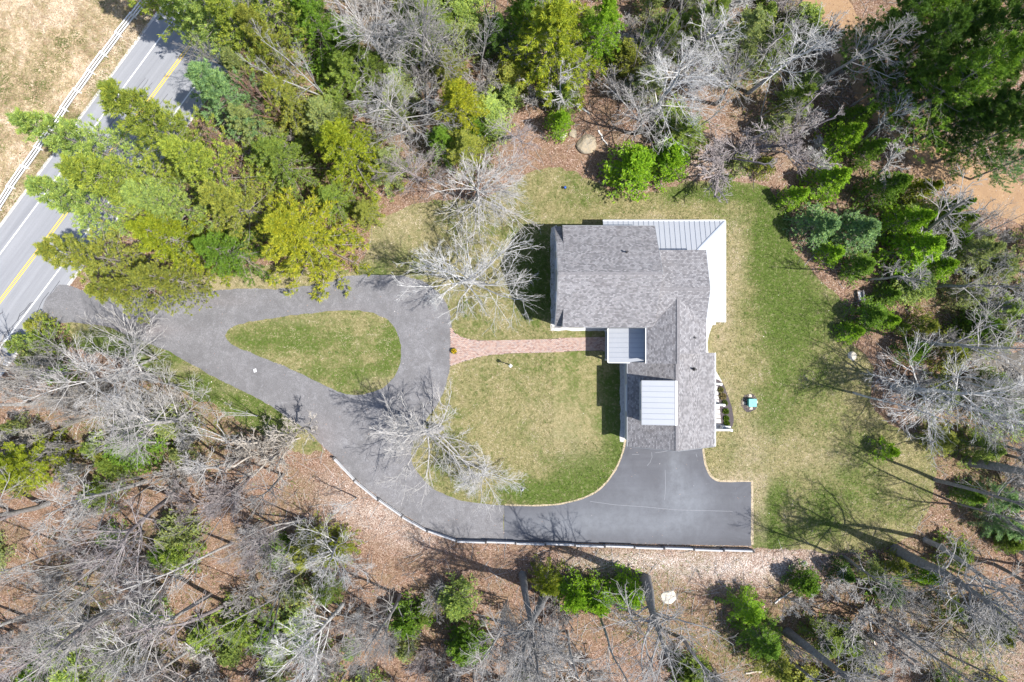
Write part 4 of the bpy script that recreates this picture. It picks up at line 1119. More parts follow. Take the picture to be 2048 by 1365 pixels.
CON = {}
def make_conifer(key, seed, h, R, whorls, per, prof, sub, tuft, nb, bl, bw, droop, z0=.12, clump=.0, subl=.36):
    rs = np.random.RandomState(seed)
    T = grow(rs, np.zeros((1, 3)), np.array([[0, 0, 1.]]), np.array([h]), 9, .02, .05)
    RT = taper(np.array([.012 * h + .03]), np.array([.02]), 9)
    zz = np.repeat(np.linspace(z0, .985, whorls), per) + rs.uniform(-.02, .02, whorls * per)
    zz = np.clip(zz, z0, .99)
    az = np.concatenate([rs.uniform(0, 6.28) + np.arange(per) * 2 * np.pi / per + rs.randn(per) * .28 for _ in range(whorls)])
    t = (zz - z0) / (1 - z0)
    L = R * prof(t) * rs.uniform(.72, 1.18, len(zz))
    x = zz * 8; i = np.clip(x.astype(int), 0, 7); f = (x - i)[:, None]; b = T[0, i] * (1 - f) + T[0, i + 1] * f
    el = np.radians(droop[0] + (droop[1] - droop[0]) * t + rs.randn(len(t)) * 6)
    d = np.stack([np.cos(az) * np.cos(el), np.sin(az) * np.cos(el), np.sin(el)], 1)
    P1 = grow(rs, b, d, np.maximum(L, .15), 6, .06, droop[2]); R1 = taper(np.clip(L * .012, .012, .05), np.full(len(L), .008), 6)
    cb, cd, cL, cr = children(rs, P1, R1, sub, .18, 1.0, (30, 62), subl, spread_az=False)
    P2 = grow(rs, cb, cd, cL, 4, .10, .05); R2 = taper(np.minimum(cr, .014), np.full(len(cL), .005), 4)
    # tufts along the side shoots and at the branch ends
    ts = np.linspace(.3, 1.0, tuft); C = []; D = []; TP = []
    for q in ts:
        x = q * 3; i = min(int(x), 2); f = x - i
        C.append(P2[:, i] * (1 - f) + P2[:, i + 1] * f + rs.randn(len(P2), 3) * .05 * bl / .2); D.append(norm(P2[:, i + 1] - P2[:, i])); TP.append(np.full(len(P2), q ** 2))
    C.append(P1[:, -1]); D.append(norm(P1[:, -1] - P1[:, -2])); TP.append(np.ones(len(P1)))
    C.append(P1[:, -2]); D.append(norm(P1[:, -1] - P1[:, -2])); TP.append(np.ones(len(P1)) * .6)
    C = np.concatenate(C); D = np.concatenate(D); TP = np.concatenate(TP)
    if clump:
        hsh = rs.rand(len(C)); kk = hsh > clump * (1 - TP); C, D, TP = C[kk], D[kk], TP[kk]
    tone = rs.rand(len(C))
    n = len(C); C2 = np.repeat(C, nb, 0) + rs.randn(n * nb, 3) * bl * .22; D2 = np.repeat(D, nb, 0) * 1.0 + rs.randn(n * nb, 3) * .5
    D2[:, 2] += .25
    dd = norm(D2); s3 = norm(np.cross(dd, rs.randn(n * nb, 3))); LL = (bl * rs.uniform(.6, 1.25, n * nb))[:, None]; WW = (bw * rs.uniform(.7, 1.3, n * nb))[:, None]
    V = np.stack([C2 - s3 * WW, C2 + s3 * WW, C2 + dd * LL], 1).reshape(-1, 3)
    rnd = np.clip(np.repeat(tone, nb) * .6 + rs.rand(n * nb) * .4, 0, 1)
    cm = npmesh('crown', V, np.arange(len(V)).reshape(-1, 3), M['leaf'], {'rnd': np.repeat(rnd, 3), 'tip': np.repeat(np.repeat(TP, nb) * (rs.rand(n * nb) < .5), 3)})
    Vs, Fs, o_ = [], [], 0
    for P_, R_, sd in ((P1, R1, 4), (P2, R2, 3)):
        V, F, k = tubes(P_, R_, sd); Vs.append(V); Fs.append(F + o_); o_ += k
    br = npmesh('branches', np.concatenate(Vs), np.concatenate(Fs), M['bark'], {'rnd': np.zeros(o_)})
    tm = npmesh('trunk', *tubes(T, RT, 8)[:2], M['bark'], {'rnd': np.zeros(72)}, True)
    CON.setdefault(key, []).append((tm, br, cm, h, R))
pine_prof = lambda t: (1 - t ** 1.7) * (.72 + .28 * np.sin(t * 9)) + .10
cone_prof = lambda t: (1 - t) ** .85 + .03
oval_prof = lambda t: np.sqrt(np.clip(1 - (t * 1.05 - .15) ** 2, 0.02, 1)) * (1 - .35 * t)
for s_ in (21, 22, 23): make_conifer('pine', s_, 17, 4.2, 12, 6, pine_prof, 8, 4, 14, .30, .034, (-2, 35, .05), .25, .40)
for s_ in (24, 25): make_conifer('hemlock', s_, 14, 4.2, 13, 6, lambda t: (1 - t) ** .8 + .05, 13, 3, 10, .26, .034, (-6, 28, -.035), .08, subl=.19)
for s_ in (26, 27): make_conifer('spruce', s_, 6.5, 2.0, 14, 8, cone_prof, 7, 3, 8, .15, .034, (-4, 40, .02), .05)
for s_ in (28,): make_conifer('round', s_, 5.5, 2.5, 14, 8, oval_prof, 8, 3, 9, .17, .042, (0, 60, .04), .06)
for s_ in (29, 30): make_conifer('sapling', s_, 3.2, 1.5, 8, 6, cone_prof, 6, 2, 7, .18, .036, (5, 45, .03), .08)

BARKS = {'grey': (.28, .262, .248), 'pale': (.41, .39, .37), 'white': (.53, .52, .505), 'dark': (.10, .095, .095), 'tan': (.40, .355, .30), 'pink': (.28, .235, .235), 'red': (.30, .15, .10), 'bole': (.20, .195, .195)}
def bare(px, py, rpx, h, kind, label, bark='grey', crown=True, name='bare_tree', group=None, cat='tree', base=None):
    """px,py = where the crown shows in the photograph; its foot follows from the height"""
    hc = h * .68
    x, y, _ = W(px, py, hc)
    if base: x, y, _ = W(base[0], base[1], 0)
    v = random.choice(BARE[kind]); tm, bm_, h0, l1 = v
    root = empty(name, (x, y, 0), label, cat, group, random.uniform(0, 6.28))
    rw = rpx / S * (1 - hc / H); r0 = l1
    sx = rw / r0
    root.scale = (sx, sx * random.uniform(.9, 1.1), h / h0)
    root.rotation_euler = (random.gauss(0, .035), random.gauss(0, .035), random.uniform(0, 6.28))
    c = BARKS[bark]; k = random.uniform(.9, 1.1)
    for nm, me in (('trunk', tm), ('branches', bm_)):
        o = link(nm, me, root); o.color = (c[0] * k, c[1] * k, c[2] * k, 1)
    return root
GREENS = {'pine': (.24, .30, .055), 'yellow': (.20, .245, .020), 'gold': (.265, .29, .025), 'olive': (.235, .265, .055), 'green': (.125, .225, .028), 'bright': (.20, .345, .025), 'dark': (.07, .135, .025), 'blue': (.165, .275, .12), 'mid': (.165, .235, .045), 'light': (.26, .35, .10), 'sage': (.225, .275, .105)}
def conifer(px, py, rpx, h, kind, col, label, group=None, name=None, cat='tree'):
    hc = h * {'pine': .75, 'hemlock': .6, 'spruce': .45, 'round': .5, 'sapling': .4}[kind]
    x, y, _ = W(px, py, hc)
    tm, br, cm, h0, R0 = random.choice(CON[kind])
    root = empty(name or {'pine': 'pine_tree', 'hemlock': 'hemlock_tree', 'spruce': 'spruce_tree', 'round': 'evergreen_shrub', 'sapling': 'evergreen_sapling'}[kind], (x, y, 0), label, cat, group)
    sx = rpx / S * (1 - hc / H) / R0 * 1.0
    root.scale = (sx, sx * random.uniform(.92, 1.08), h / h0); root.rotation_euler = (random.gauss(0, .025), random.gauss(0, .025), random.uniform(0, 6.28))
    c = GREENS[col]; k = random.uniform(.9, 1.12)
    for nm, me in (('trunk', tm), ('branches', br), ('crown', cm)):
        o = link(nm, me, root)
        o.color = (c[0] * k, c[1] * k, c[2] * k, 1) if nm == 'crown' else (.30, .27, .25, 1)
    return root

# --- conifers, one by one
CT = [
 (135,270,88,18,'pine','light','pale green pine leaning over the white field fence'),
 (290,250,100,19,'pine','pine','tall yellow green pine covering the road, topmost of the roadside group'),
 (390,320,85,17,'pine','pine','yellow green pine right of the tall road pine'),
 (215,345,95,19,'pine','pine','broad pine in the middle of the roadside group'),
 (130,400,80,16,'pine','light','pale bluish green pine over the road below the field fence'),
 (310,400,80,15,'pine','light','pale green pine in the centre of the roadside group'),
 (450,400,75,14,'pine','olive','olive pine at the inner edge of the roadside group'),
 (340,480,90,14,'hemlock','yellow','yellow green hemlock above the driveway mouth'),
 (160,500,80,15,'pine','olive','olive pine overhanging the yellow centre line'),
 (240,560,70,13,'pine','olive','olive pine overhanging the driveway mouth'),
 (330,560,60,12,'pine','olive','small olive pine above the top edge of the gravel driveway'),
 (440,500,70,12,'hemlock','green','dark green hemlock left of the bright golden hemlock'),
 (595,470,125,13,'hemlock','gold','bright golden yellow hemlock above the gravel driveway'),
 (690,300,88,13,'hemlock','yellow','dense rounded yellow green hemlock in the upper left woods'),
 (425,165,80,14,'pine','blue','blue green pine over the right lane of the road'),
 (440,30,70,16,'pine','pine','light green pine over the road at the top edge'),
 (365,15,50,14,'pine','light','small pale pine over the white edge line at the top edge'),
 (560,190,70,11,'hemlock','olive','olive hemlock between the road and the upper woods'),
 (540,310,85,11,'hemlock','mid','dull green hemlock left of the rounded yellow one'),
 (490,240,55,9,'hemlock','sage','grey green hemlock under the roadside pines'),
 (925,205,72,12,'hemlock','gold','thin golden hemlock standing apart in the upper woods'),
 (930,290,60,8,'hemlock','olive','low olive hemlock just below the golden one'),
 (1105,60,120,13,'hemlock','yellow','big dense yellow olive hemlock at the top edge'),
 (1205,50,60,11,'hemlock','bright','bright green hemlock at the top edge right of the big one'),
 (1050,30,60,10,'hemlock','green','dark green hemlock at the top edge left of the big one'),
 (620,40,70,11,'hemlock','green','green hemlock at the top edge near the road'),
 (840,40,90,10,'hemlock','mid','wide dull green hemlock at the top edge'),
 (990,60,40,9,'hemlock','dark','dark hemlock beside the dead trunk at the top edge'),
 (690,150,70,7,'hemlock','mid','low green hemlock under the bare crowns of the upper woods'),
 (790,190,70,6,'hemlock','sage','low grey green hemlock under the bare tree in the upper woods'),
 (1130,190,34,6,'spruce','mid','thin green spruce just left of the birch logs'),
 (1120,240,30,6,'spruce','bright','small bright spruce above the white stone'),
 (1265,336,58,5.5,'round','bright','round bright green shrub on the north lawn edge'),
 (1338,322,46,5,'round','bright','paler loose shrub right of the round bright green one'),
 (1330,60,55,8,'hemlock','mid','dull green hemlock right of the rock pile'),
 (1420,40,70,9,'hemlock','mid','dull green hemlock at the top edge above the bare crowns'),
 (1500,60,70,10,'hemlock','sage','grey green hemlock at the top edge left of the dirt road'),
 (1560,90,50,8,'hemlock','mid','green hemlock hugging the left side of the dirt road'),
 (1800,50,75,14,'pine','dark','dark green pine at the top edge right of the dirt road'),
 (1880,60,80,16,'pine','dark','deep green pine at the top edge above the tan clearing'),
 (2000,70,90,17,'pine','dark','large green pine in the top right corner'),
 (1945,150,105,19,'pine','green','biggest pine of the upper right woods with lighter tips'),
 (2020,200,80,16,'pine','dark','dark pine at the right edge below the corner pine'),
 (1965,215,75,14,'pine','dark','dark pine shading the bend of the dirt road'),
 (2035,255,70,15,'pine','dark','dark green pine above the lower dirt road'),
 (2080,310,50,12,'pine','blue','bluish pine at the right edge above the dirt road'),
 (1855,130,55,13,'pine','dark','dark pine beside the tan clearing'),
 (1710,235,34,7,'spruce','green','small green spruce left of the dirt road bend'),
 (1690,280,42,7,'spruce','bright','bright spruce above the lawn corner group'),
 (1742,300,32,6,'spruce','green','green spruce nearest the dirt road in the spruce group'),
 (1655,365,46,6,'spruce','bright','full bright green spruce at the top of the lawn corner group'),
 (1590,393,27,4.5,'spruce','bright','smallest bright spruce on the lawn corner'),
 (1768,378,46,7,'spruce','green','deep green spruce in the middle of the spruce group'),
 (1840,378,34,6,'spruce','yellow','yellow green spruce by the dirt road'),
 (1890,420,36,7,'spruce','green','green spruce under the lower dirt road'),
 (1812,445,44,8,'spruce','bright','bright spruce between the deep green and the large one'),
 (1905,450,36,7,'spruce','mid','dull spruce right of the bright ones'),
 (1640,445,48,6,'spruce','blue','blue green spruce on the lawn edge'),
 (1715,465,52,6.5,'spruce','blue','larger blue green spruce behind the lawn edge one'),
 (1665,503,30,4,'spruce','bright','small bright spruce below the blue green pair'),
 (1722,530,36,4.5,'spruce','green','small green spruce below the larger blue green one'),
 (1830,505,60,7,'spruce','bright','wide bright green spruce in the right side clearing'),
 (1872,540,38,5,'spruce','bright','bright spruce touching the wide one in the clearing'),
 (1775,590,26,3.5,'spruce','green','small green spruce right of the bench'),
 (1745,628,42,4.5,'spruce','green','full green spruce just below the bench'),
 (1702,665,26,3.2,'spruce','bright','small bright spruce left of the pale stone slab'),
 (1775,640,26,3.5,'spruce','bright','small bright spruce right of the full green one'),
 (1800,655,18,2.5,'sapling','mid','tiny evergreen seedling below the bench group'),
 (40,925,75,9,'hemlock','yellow','bright yellow green hemlock at the left edge'),
 (270,890,62,5,'round','green','low green evergreen under the big pale bare tree'),
 (240,925,45,4,'round','mid','low dull green evergreen at the leaf litter edge, lower left'),
 (610,1105,58,7,'hemlock','olive','olive hemlock under bare crowns near the fence curve'),
 (665,1105,45,6,'hemlock','yellow','yellow green hemlock nearest the fence curve'),
 (650,1190,40,5,'hemlock','mid','dull green hemlock below the fence curve pair'),
 (820,1243,42,4.5,'round','green','dark green shrub alone in the lower woods'),
 (845,1230,22,3.5,'spruce','mid','little spruce touching the dark green shrub'),
 (935,1290,50,5,'round','green','green shrub under bare branches in the lower woods'),
 (1095,1170,40,5.5,'hemlock','yellow','yellow green hemlock at the foot of the twin trunks'),
 (1150,1190,42,4.5,'round','bright','bright green shrub, left one of the lower row'),
 (1195,1196,40,4.5,'round','bright','bright green shrub in the middle of the lower row'),
 (1255,1180,42,4.5,'round','bright','bright green shrub, right one of the lower row'),
 (1500,1225,46,5,'hemlock','bright','bright hemlock under the lawn corner'),
 (1530,1290,56,6,'hemlock','green','green hemlock at the bottom edge right of the centre'),
 (1610,1165,34,3.5,'round','green','green shrub below the fence end'),
 (1560,1330,50,6,'hemlock','olive','olive hemlock at the very bottom edge'),
 (1690,1145,26,4,'spruce','dark','dark spruce below the lawn corner'),
 (1800,1130,30,4,'spruce','olive','olive spruce beside the long leaning trunk'),
 (1850,1150,28,4,'spruce','bright','bright spruce right of the long leaning trunk'),
 (1905,1220,30,4,'sapling','mid','loose green sapling in the lower right woods'),
 (1660,1290,50,5,'hemlock','mid','dull green hemlock in the lower right woods'),
 (1940,990,26,4,'spruce','green','small spruce in the leaf litter on the right'),
 (2020,1000,40,6,'hemlock','blue','blue green hemlock at the right edge'),
 (2020,1060,40,6,'hemlock','blue','blue green hemlock at the right edge below its twin'),
 (1990,800,46,5,'round','green','green shrub beneath the big bare tree on the right'),
 (1770,900,26,3,'sapling','bright','bright sapling on the lawn edge under bare branches'),
 (1960,650,36,4,'round','green','green shrub by the stream stones'),
 (2020,620,46,5,'hemlock','light','pale green tree above the stream at the right edge'),
 (1950,590,40,5,'hemlock','sage','grey green tree above the stream'),
 (1450,360,20,2,'sapling','mid','tiny sapling on the north lawn edge'),
 (480,1250,60,4,'sapling','mid','green sapling in the lower left woods'),
 (150,1330,70,5,'sapling','light','pale green sapling at the bottom left'),
 (330,1110,40,4,'sapling','green','dark green sapling between the lower left trunks'),
 (300,1230,40,4,'sapling','green','green sapling below the lower left trunks'),
 (700,1300,24,3,'sapling','bright','small bright sapling in the lower woods'),
]
for a in CT: conifer(*a)

# --- bare trees, one by one
BT = [
 (955,548,128,15,'spread','white','pale many branched tree between the driveway and the house'),
 (862,880,120,12,'spread','pale','bare tree overhanging the inside bend of the gravel driveway'),
 (968,958,70,7,'spread','white','small white barked tree at the lower edge of the front lawn'),
 (952,380,125,9,'spread','pale','open bare tree on the upper left edge of the lawn'),
 (832,335,70,8,'spread','pink','bare tree left of the open one at the lawn edge'),
 (795,205,100,14,'spread','pale','wide bare tree left of the golden hemlock'),
 (735,50,105,15,'spread','pale','tall pale tree with long drooping branches at the top edge'),
 (590,110,85,15,'forked','white','leaning white forked tree beside the road at the top'),
 (500,45,60,14,'tall','grey','grey tree over the road at the top'),
 (950,70,42,14,'slim','grey','dead standing trunk at the top edge'),
 (1020,230,80,10,'tall','pink','thin bare tree right of the golden hemlock'),
 (870,100,70,11,'tall','grey','grey bare tree under the top edge hemlocks'),
 (1125,190,52,9,'slim','white','drooping white birch left of the birch logs'),
 (1350,170,115,12,'spread','white','broad white crown over the rock pile'),
 (1295,225,80,9,'tall','grey','grey forked tree below the rock pile'),
 (1425,215,70,11,'forked','white','silvery clump of stems right of the broad white crown'),
 (1470,300,85,6,'shrub','pink','wide fuzzy bare shrub above the north lawn'),
 (1390,110,70,11,'tall','grey','grey bare tree above the broad white crown'),
 (1480,150,70,11,'tall','grey','grey bare tree left of the dirt road'),
 (1570,190,85,9,'forked','pale','pale thicket tree beside the dirt road bend'),
 (1600,260,80,8,'shrub','pink','pinkish bare shrub left of the dirt road bend'),
 (1640,55,45,10,'slim','white','white crown over the upper dirt road'),
 (1770,165,45,9,'slim','pale','white crown reaching over the middle of the dirt road'),
 (1795,245,62,10,'tall','white','wide white crown over the dirt road bend'),
 (1800,330,55,9,'slim','pale','pale crown over the spruce group'),
 (1560,60,60,12,'tall','grey','grey bare tree at the top edge left of the dirt road'),
 (1920,790,130,15,'spread','white','large white barked tree at the right edge of the back lawn'),
 (2010,760,90,14,'forked','white','white barked tree near the stream'),
 (1800,800,60,12,'slim','white','slender white crown reaching over the back lawn'),
 (1970,560,90,12,'tall','grey','grey bare tree in the right side clearing'),
 (2020,480,80,11,'forked','pale','pale bare tree below the dirt road at the right edge'),
 (185,775,145,15,'spread','pale','huge pale bare tree beside the driveway mouth'),
 (80,745,95,12,'spread','grey','grey bare tree at the left edge above the road bank'),
 (40,830,80,13,'forked','pale','pale forked tree at the left edge'),
 (240,720,90,9,'forked','pale','pale bushy tree on the bank south of the driveway'),
 (300,850,110,12,'spread','pale','pale bare tree over the green verge'),
 (400,905,85,9,'birch','white','white birch above the orange leaf litter'),
 (470,845,45,8,'birch','white','thin white birch right of the first birch'),
 (565,885,95,6,'shrub','tan','dense fuzzy tan shrub by the driveway curve'),
 (500,900,70,5,'shrub','tan','fuzzy tan shrub between the birches and the driveway'),
 (640,1120,90,11,'spread','white','white bare tree below the fence curve'),
 (560,1080,90,11,'forked','pale','pale forked tree in the lower left woods'),
 (620,1310,100,16,'spread','white','silver crown at the bottom edge left of centre'),
 (690,1020,34,7,'slim','white','thin white birch beside the driveway fence'),
]
for a in BT: bare(a[0], a[1], a[2], a[3], a[4], a[6], a[5])
# trees drawn by their foot, where the photograph shows the leaning trunk
FT = [
 (1905,1005,60,19,'slim','grey','slender grey tree with a long straight shadow on the lawn'),
 (1965,1015,70,20,'tall','grey','tall tree behind the slender grey one'),
 (1985,885,60,18,'slim','grey','slender tree above the small litter spruce'),
 (1905,1140,70,19,'tall','pale','pale tree below the right side leaf litter'),
 (1990,1130,70,19,'slim','grey','slender tree at the right edge among pale crowns'),
 (1290,1160,125,19,'bole','bole','tall forked tree with a thick trunk leaning over the lower woods'),
 (1090,1185,95,19,'bole','bole','right one of the twin trunks below the asphalt'),
 (1045,1150,80,18,'bole','bole','left one of the twin trunks below the asphalt'),
 (1200,1230,60,17,'slim','pale','thin straight trunk in the lower woods'),
 (1790,1100,110,20,'bole','bole','tall tree whose long trunk leans from the lawn corner to the lower right'),
 (1575,1265,90,18,'bole','bole','dark trunked tree curving up near the bottom edge'),
 (1690,1115,80,15,'tall','grey','slim grey tree at the lower right lawn corner'),
 (1745,1225,80,18,'tall','grey','grey tree among logs in the lower right woods'),
 (1850,1080,90,20,'tall','pale','pale tree at the edge of the right side woods'),
 (1870,960,80,19,'tall','grey','grey tree at the lawn edge right of the long shadows'),
 (1940,925,90,19,'bole','grey','dark footed tree beside the right side leaf litter'),
 (1730,560,50,15,'slim','grey','thin tree whose trunk runs right from the bench'),
 (285,1065,110,18,'forked','pale','many stemmed pale tree leaning to the left edge'),
 (300,1110,90,18,'forked','pale','pale twin stemmed tree below the many stemmed one'),
 (290,1190,90,18,'bole','grey','grey trunk running down to the lower left'),
 (330,1200,100,18,'tall','grey','second grey trunk running down to the lower left'),
 (420,1190,90,17,'tall','pale','pale tree with its foot in the lower left leaf litter'),
 (390,1290,90,17,'tall','pale','pale trunk slanting to the bottom edge'),
 (560,1190,90,16,'forked','pale','pale forked trunk in the bottom left woods'),
]
for a in FT: bare(a[0], a[1], a[2], a[3], a[4], a[6], a[5], base=(a[0], a[1]))

# extra named trees
for a in [(1905,165,65,14,'pine','dark','dark pine left of the biggest pine in the upper right'),(1935,55,70,15,'pine','dark','dark pine at the top edge left of the corner pine'),(1850,20,60,14,'pine','green','green pine at the top edge beside the dirt road'),(2035,130,70,15,'pine','dark','dark pine at the right edge above its lower twin'),(1990,15,70,16,'pine','dark','dark pine touching the top edge in the upper right'),(480,-45,90,18,'pine','pine','yellow green pine reaching in at the top edge over the road'),(385,-30,90,20,'pine','light','pale pine above the frame over the road'),(520,70,60,13,'pine','olive','olive pine beside the road at the top, right of the pale ones'),
          (470,130,45,10,'pine','sage','loose grey green pine beside the right lane'),(280,-90,80,18,'pine','pine','roadside pine above the top edge near the field fence'),
          (640,230,60,8,'hemlock','sage','grey green hemlock above the rounded yellow one'),(740,130,55,7,'hemlock','mid','dull hemlock among pale branches near the top edge'),
          (880,280,50,7,'hemlock','green','green hemlock left of the golden one'),(900,130,50,8,'hemlock','olive','olive hemlock above the golden one'),
          (770,330,60,6,'hemlock','sage','low grey green hemlock right of the rounded yellow one'),(660,390,50,7,'hemlock','mid','dull hemlock between the rounded yellow and the bright golden one'),
          (730,420,40,5,'hemlock','olive','small olive hemlock at the lawn edge, upper left'),(1560,250,40,5,'hemlock','sage','soft grey green hemlock in the pink shrubs'),(1605,195,45,8,'hemlock','mid','green hemlock against the left side of the dirt road'),
          (1380,260,60,6,'hemlock','mid','green hemlock under the silvery stems'),(1300,160,50,6,'hemlock','sage','soft grey green hemlock under the broad white crown'),
          (1960,500,50,7,'hemlock','sage','grey green hemlock under the pale tree at the right edge'),
          (1980,900,50,5,'hemlock','mid','dull green hemlock below the big white barked tree'),(1890,880,40,4,'hemlock','olive','small olive hemlock left of the dull green one'),
          (80,650,30,3,'sapling','olive','small olive sapling on the road bank')]: conifer(*a)
for a in [(530,205,48,10,'shrub','red budded leafless crown beside the roadside pines','red'),(440,295,60,11,'shrub','larger red budded leafless crown among the roadside pines','red'),(510,150,30,8,'shrub','small red budded crown near the right lane','red')]:
    bare(a[0], a[1], a[2], a[3], a[4], a[5], a[6])

# --- the woods between and around them
LM = [(1265,333,'round bright shrub'),(1173,289,'big tan boulder'),(1290,104,'rock pile'),(925,205,'thin golden hemlock'),(690,300,'rounded yellow hemlock'),(1105,60,'big yellow olive hemlock'),
      (595,470,'bright golden hemlock'),(1155,215,'birch logs'),(1345,200,'broad white crown'),(1425,225,'silvery stems'),(1565,390,'lawn corner spruce'),(1700,160,'dirt road clearing'),(735,50,'long drooping branches'),(590,110,'leaning forked tree'),
      (1855,240,'dirt road bend'),(1830,505,'wide bright spruce'),(1716,593,'bench'),(1703,713,'pale stone slab'),(1920,790,'large white barked tree'),(1985,735,'stream stones'),(1870,940,'lawn corner leaf litter'),
      (1940,990,'small litter spruce'),(1790,1100,'long leaning trunk'),(1690,1145,'dark spruce'),(1575,1265,'curving dark trunk'),(1500,1225,'bright lower hemlock'),(1338,1194,'flat pale rock'),(1290,1160,'thick forked trunk'),
      (1195,1196,'bright shrub row'),(1065,1165,'twin trunks'),(888,1205,'short pale log'),(820,1243,'dark green shrub'),(935,1290,'green lower shrub'),(640,1105,'fence curve hemlocks'),(565,885,'fuzzy tan shrub'),(400,905,'white birch'),
      (270,890,'low round evergreen'),(40,925,'yellow left edge hemlock'),(285,1065,'many stemmed foot'),(295,1195,'paired grey trunks'),(420,1190,'lower left litter tree'),(620,1310,'silver bottom crown'),(185,775,'huge pale tree'),(80,745,'road bank tree'),
      (120,1330,'bottom left corner'),(100,1080,'left edge trunks'),(1060,1340,'bottom edge centre'),(1400,1340,'bottom edge crowns'),(1950,1230,'lower right crowns'),(2020,1340,'bottom right corner'),(2020,480,'upper right clearing'),(500,1010,'orange litter slope'),(480,1250,'lower left saplings'),(1480,60,'top edge grey hemlock'),(1950,620,'stream bank shrub'),(830,1110,'fence bend shadows'),(730,1200,'lower woods middle')]
DIRS = ['right of', 'lower right of', 'below', 'lower left of', 'left of', 'upper left of', 'above', 'upper right of']
ORD = ['nearest', 'second nearest', 'third nearest', 'fourth nearest', 'fifth nearest', 'sixth nearest', 'seventh nearest', 'eighth nearest', 'ninth nearest']
FILL = []
placed = [(o.location.x, o.location.y) for o in bpy.data.objects if o.get('category') == 'tree']
random.seed(91)
def free(px, py, dist, allow_field=False):
    P = np.array([[px, py]])
    yd, dr, fi, rd = region_masks(P)
    if yd[0] or dr[0] or rd[0] or (fi[0] and not allow_field): return False
    if inpoly(P, STREAM)[0] or (1095 < px < 1475 and 430 < py < 890) or inpoly(P, OPEN)[0] or math.hypot(px - 1190, py - 290) < 85 or math.hypot(px - 1265, py - 330) < 70 or math.hypot(px - 1338, py - 1194) < 35: return False
    x, y, _ = W(px, py, 0)
    return all((x - a) ** 2 + (y - b) ** 2 > dist ** 2 for a, b in placed)
OPEN = [(600,930),(660,925),(800,1040),(1000,1095),(1500,1105),(1640,1110),(1640,1150),(1500,1170),(1320,1150),(1100,1130),(1000,1180),(800,1170),(700,1090),(630,1020)]
def clear(px, py, m):
    P = np.array([[px - m, py], [px + m, py], [px, py - m], [px, py + m]]); yd, dr, fi, rd = region_masks(P)
    return not (yd.any() or rd.any() or dr.any())
REG = [  # x0,y0,x1,y1, n tall, n shrubs, n evergreens, where, barks
 (500,-140,1000,330,10,10,30,'in the upper left woods',('pale','grey','pink')),
 (1000,-140,1200,290,2,7,6,'in the woods around the birch logs',('pale','grey')),
 (1180,-140,1640,345,9,19,23,'in the woods north of the house',('pale','grey','white','pink')),
 (1850,-160,2200,230,4,5,6,'in the upper right woods',('grey','pale')),
 (1800,440,2240,900,9,20,28,'in the woods right of the back lawn',('grey','pale','white')),
 (1880,900,2280,1420,12,22,20,'in the lower right woods',('grey','pale')),
 (1500,1110,1880,1520,9,17,11,'below the lower right lawn corner',('grey','pale')),
 (1000,1180,1500,1520,9,17,8,'in the woods below the asphalt driveway',('pale','grey')),
 (640,1100,1000,1520,9,19,7,'in the woods below the fence curve',('pale','grey','pink')),
 (300,900,640,1520,19,29,15,'in the lower left woods',('pale','grey','pink')),
 (-200,960,300,1520,26,24,18,'in the bottom left corner woods',('pale','pink','grey')),
 (-120,680,420,960,7,22,12,'between the road and the driveway on the left',('pale','grey','tan')),
]
CN = {'mid': 'dull green', 'sage': 'grey green', 'green': 'dark green', 'olive': 'olive', 'light': 'pale green'}
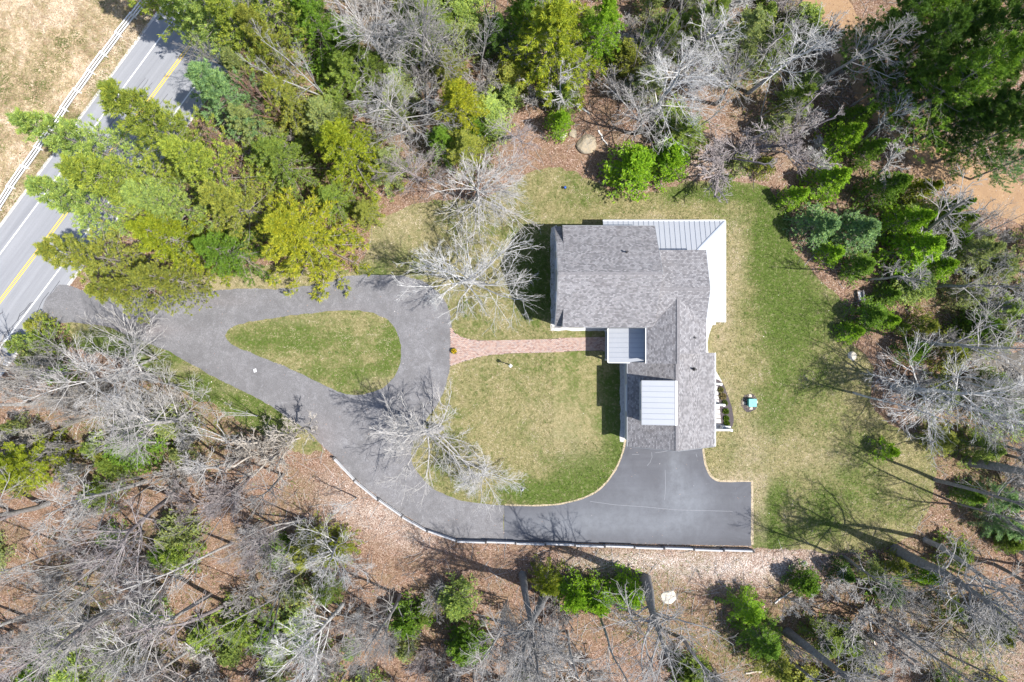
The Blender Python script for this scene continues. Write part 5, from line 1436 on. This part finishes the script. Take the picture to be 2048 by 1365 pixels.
for (x0, y0, x1, y1, nt, nsb, nsp, where, barks) in REG:
    for cnt, dist, mode in ((nt, 1.8, 't'), (nsb, 1.15, 's'), (nsp, 1.3, 'e')):
        c = 0; tries = 0
        while c < cnt and tries < cnt * 30:
            tries += 1
            px, py = random.uniform(x0, x1), random.uniform(y0, y1)
            if not free(px, py, dist) or not clear(px, py, {'t': 40, 's': 20, 'e': 22}[mode]): continue
            x, y, _ = W(px, py, 0); placed.append((x, y)); c += 1
            bk = random.choice(barks)
            if mode == 't':
                kd = random.choice(['tall', 'tall', 'forked', 'slim', 'spread']); hh = random.uniform(12, 18.5)
                o = bare(0, 0, random.uniform(55, 92), hh, kd, '', bk, base=(px, py), group='bare %s barked trees %s' % (bk, where))
                desc = '%s %s bare tree' % ({'tall': 'tall', 'forked': 'forked', 'slim': 'slim', 'spread': 'spreading'}[kd], bk)
            elif mode == 's':
                hh = random.uniform(2.5, 5.5)
                o = bare(0, 0, random.uniform(32, 62), hh, 'shrub', '', bk, base=(px, py), name='bare_shrub', cat='shrub', group='leafless %s shrubs %s' % (bk, where))
                desc = 'leafless %s shrub' % bk
            else:
                col = random.choice(['mid', 'sage', 'light', 'olive', 'light', 'sage', 'green']); hh = random.uniform(2.0, 4.5)
                kd = random.choice(['sapling', 'sapling', 'round'])
                o = conifer(0, 0, random.uniform(26, 52), hh, kd, col, '', group='young %s evergreens %s' % (CN[col], where), name='evergreen_sapling')
                o.location = (x, y, 0)
                desc = 'young %s evergreen' % CN[col]
            k = 1 / (1 - hh * .6 / H); vx, vy = 1024 + (px - 1024) * k, 682.5 + (py - 682.5) * k
            FILL.append((o, desc, vx, vy, where))
buckets = {}
for o, desc, vx, vy, where in FILL:
    if vx < 0 or vx > 2048 or vy < 0 or vy > 1365:
        side = 'left' if vx < 0 else 'right' if vx > 2048 else 'top' if vy < 0 else 'bottom'
        o['label'] = '%s leaning past the %s edge of the photo' % (desc, side)
        o['group'] = '%ss past the %s edge' % (desc, side); continue
    l = min(LM, key=lambda q: (q[0] - vx) ** 2 + (q[1] - vy) ** 2)
    a = int(round(math.atan2(vy - l[1], vx - l[0]) / (math.pi / 4))) % 8
    buckets.setdefault((desc, l[2], a), []).append((math.hypot(vx - l[0], vy - l[1]), o))
for (desc, lm, a), lst in buckets.items():
    lst.sort(key=lambda q: q[0])
    for i, (_, o) in enumerate(lst):
        o['label'] = ('%s %s the %s' % (desc, DIRS[a], lm)) if len(lst) == 1 else ('%s %s the %s, %s one' % (desc, DIRS[a], lm, ORD[min(i, 8)]))
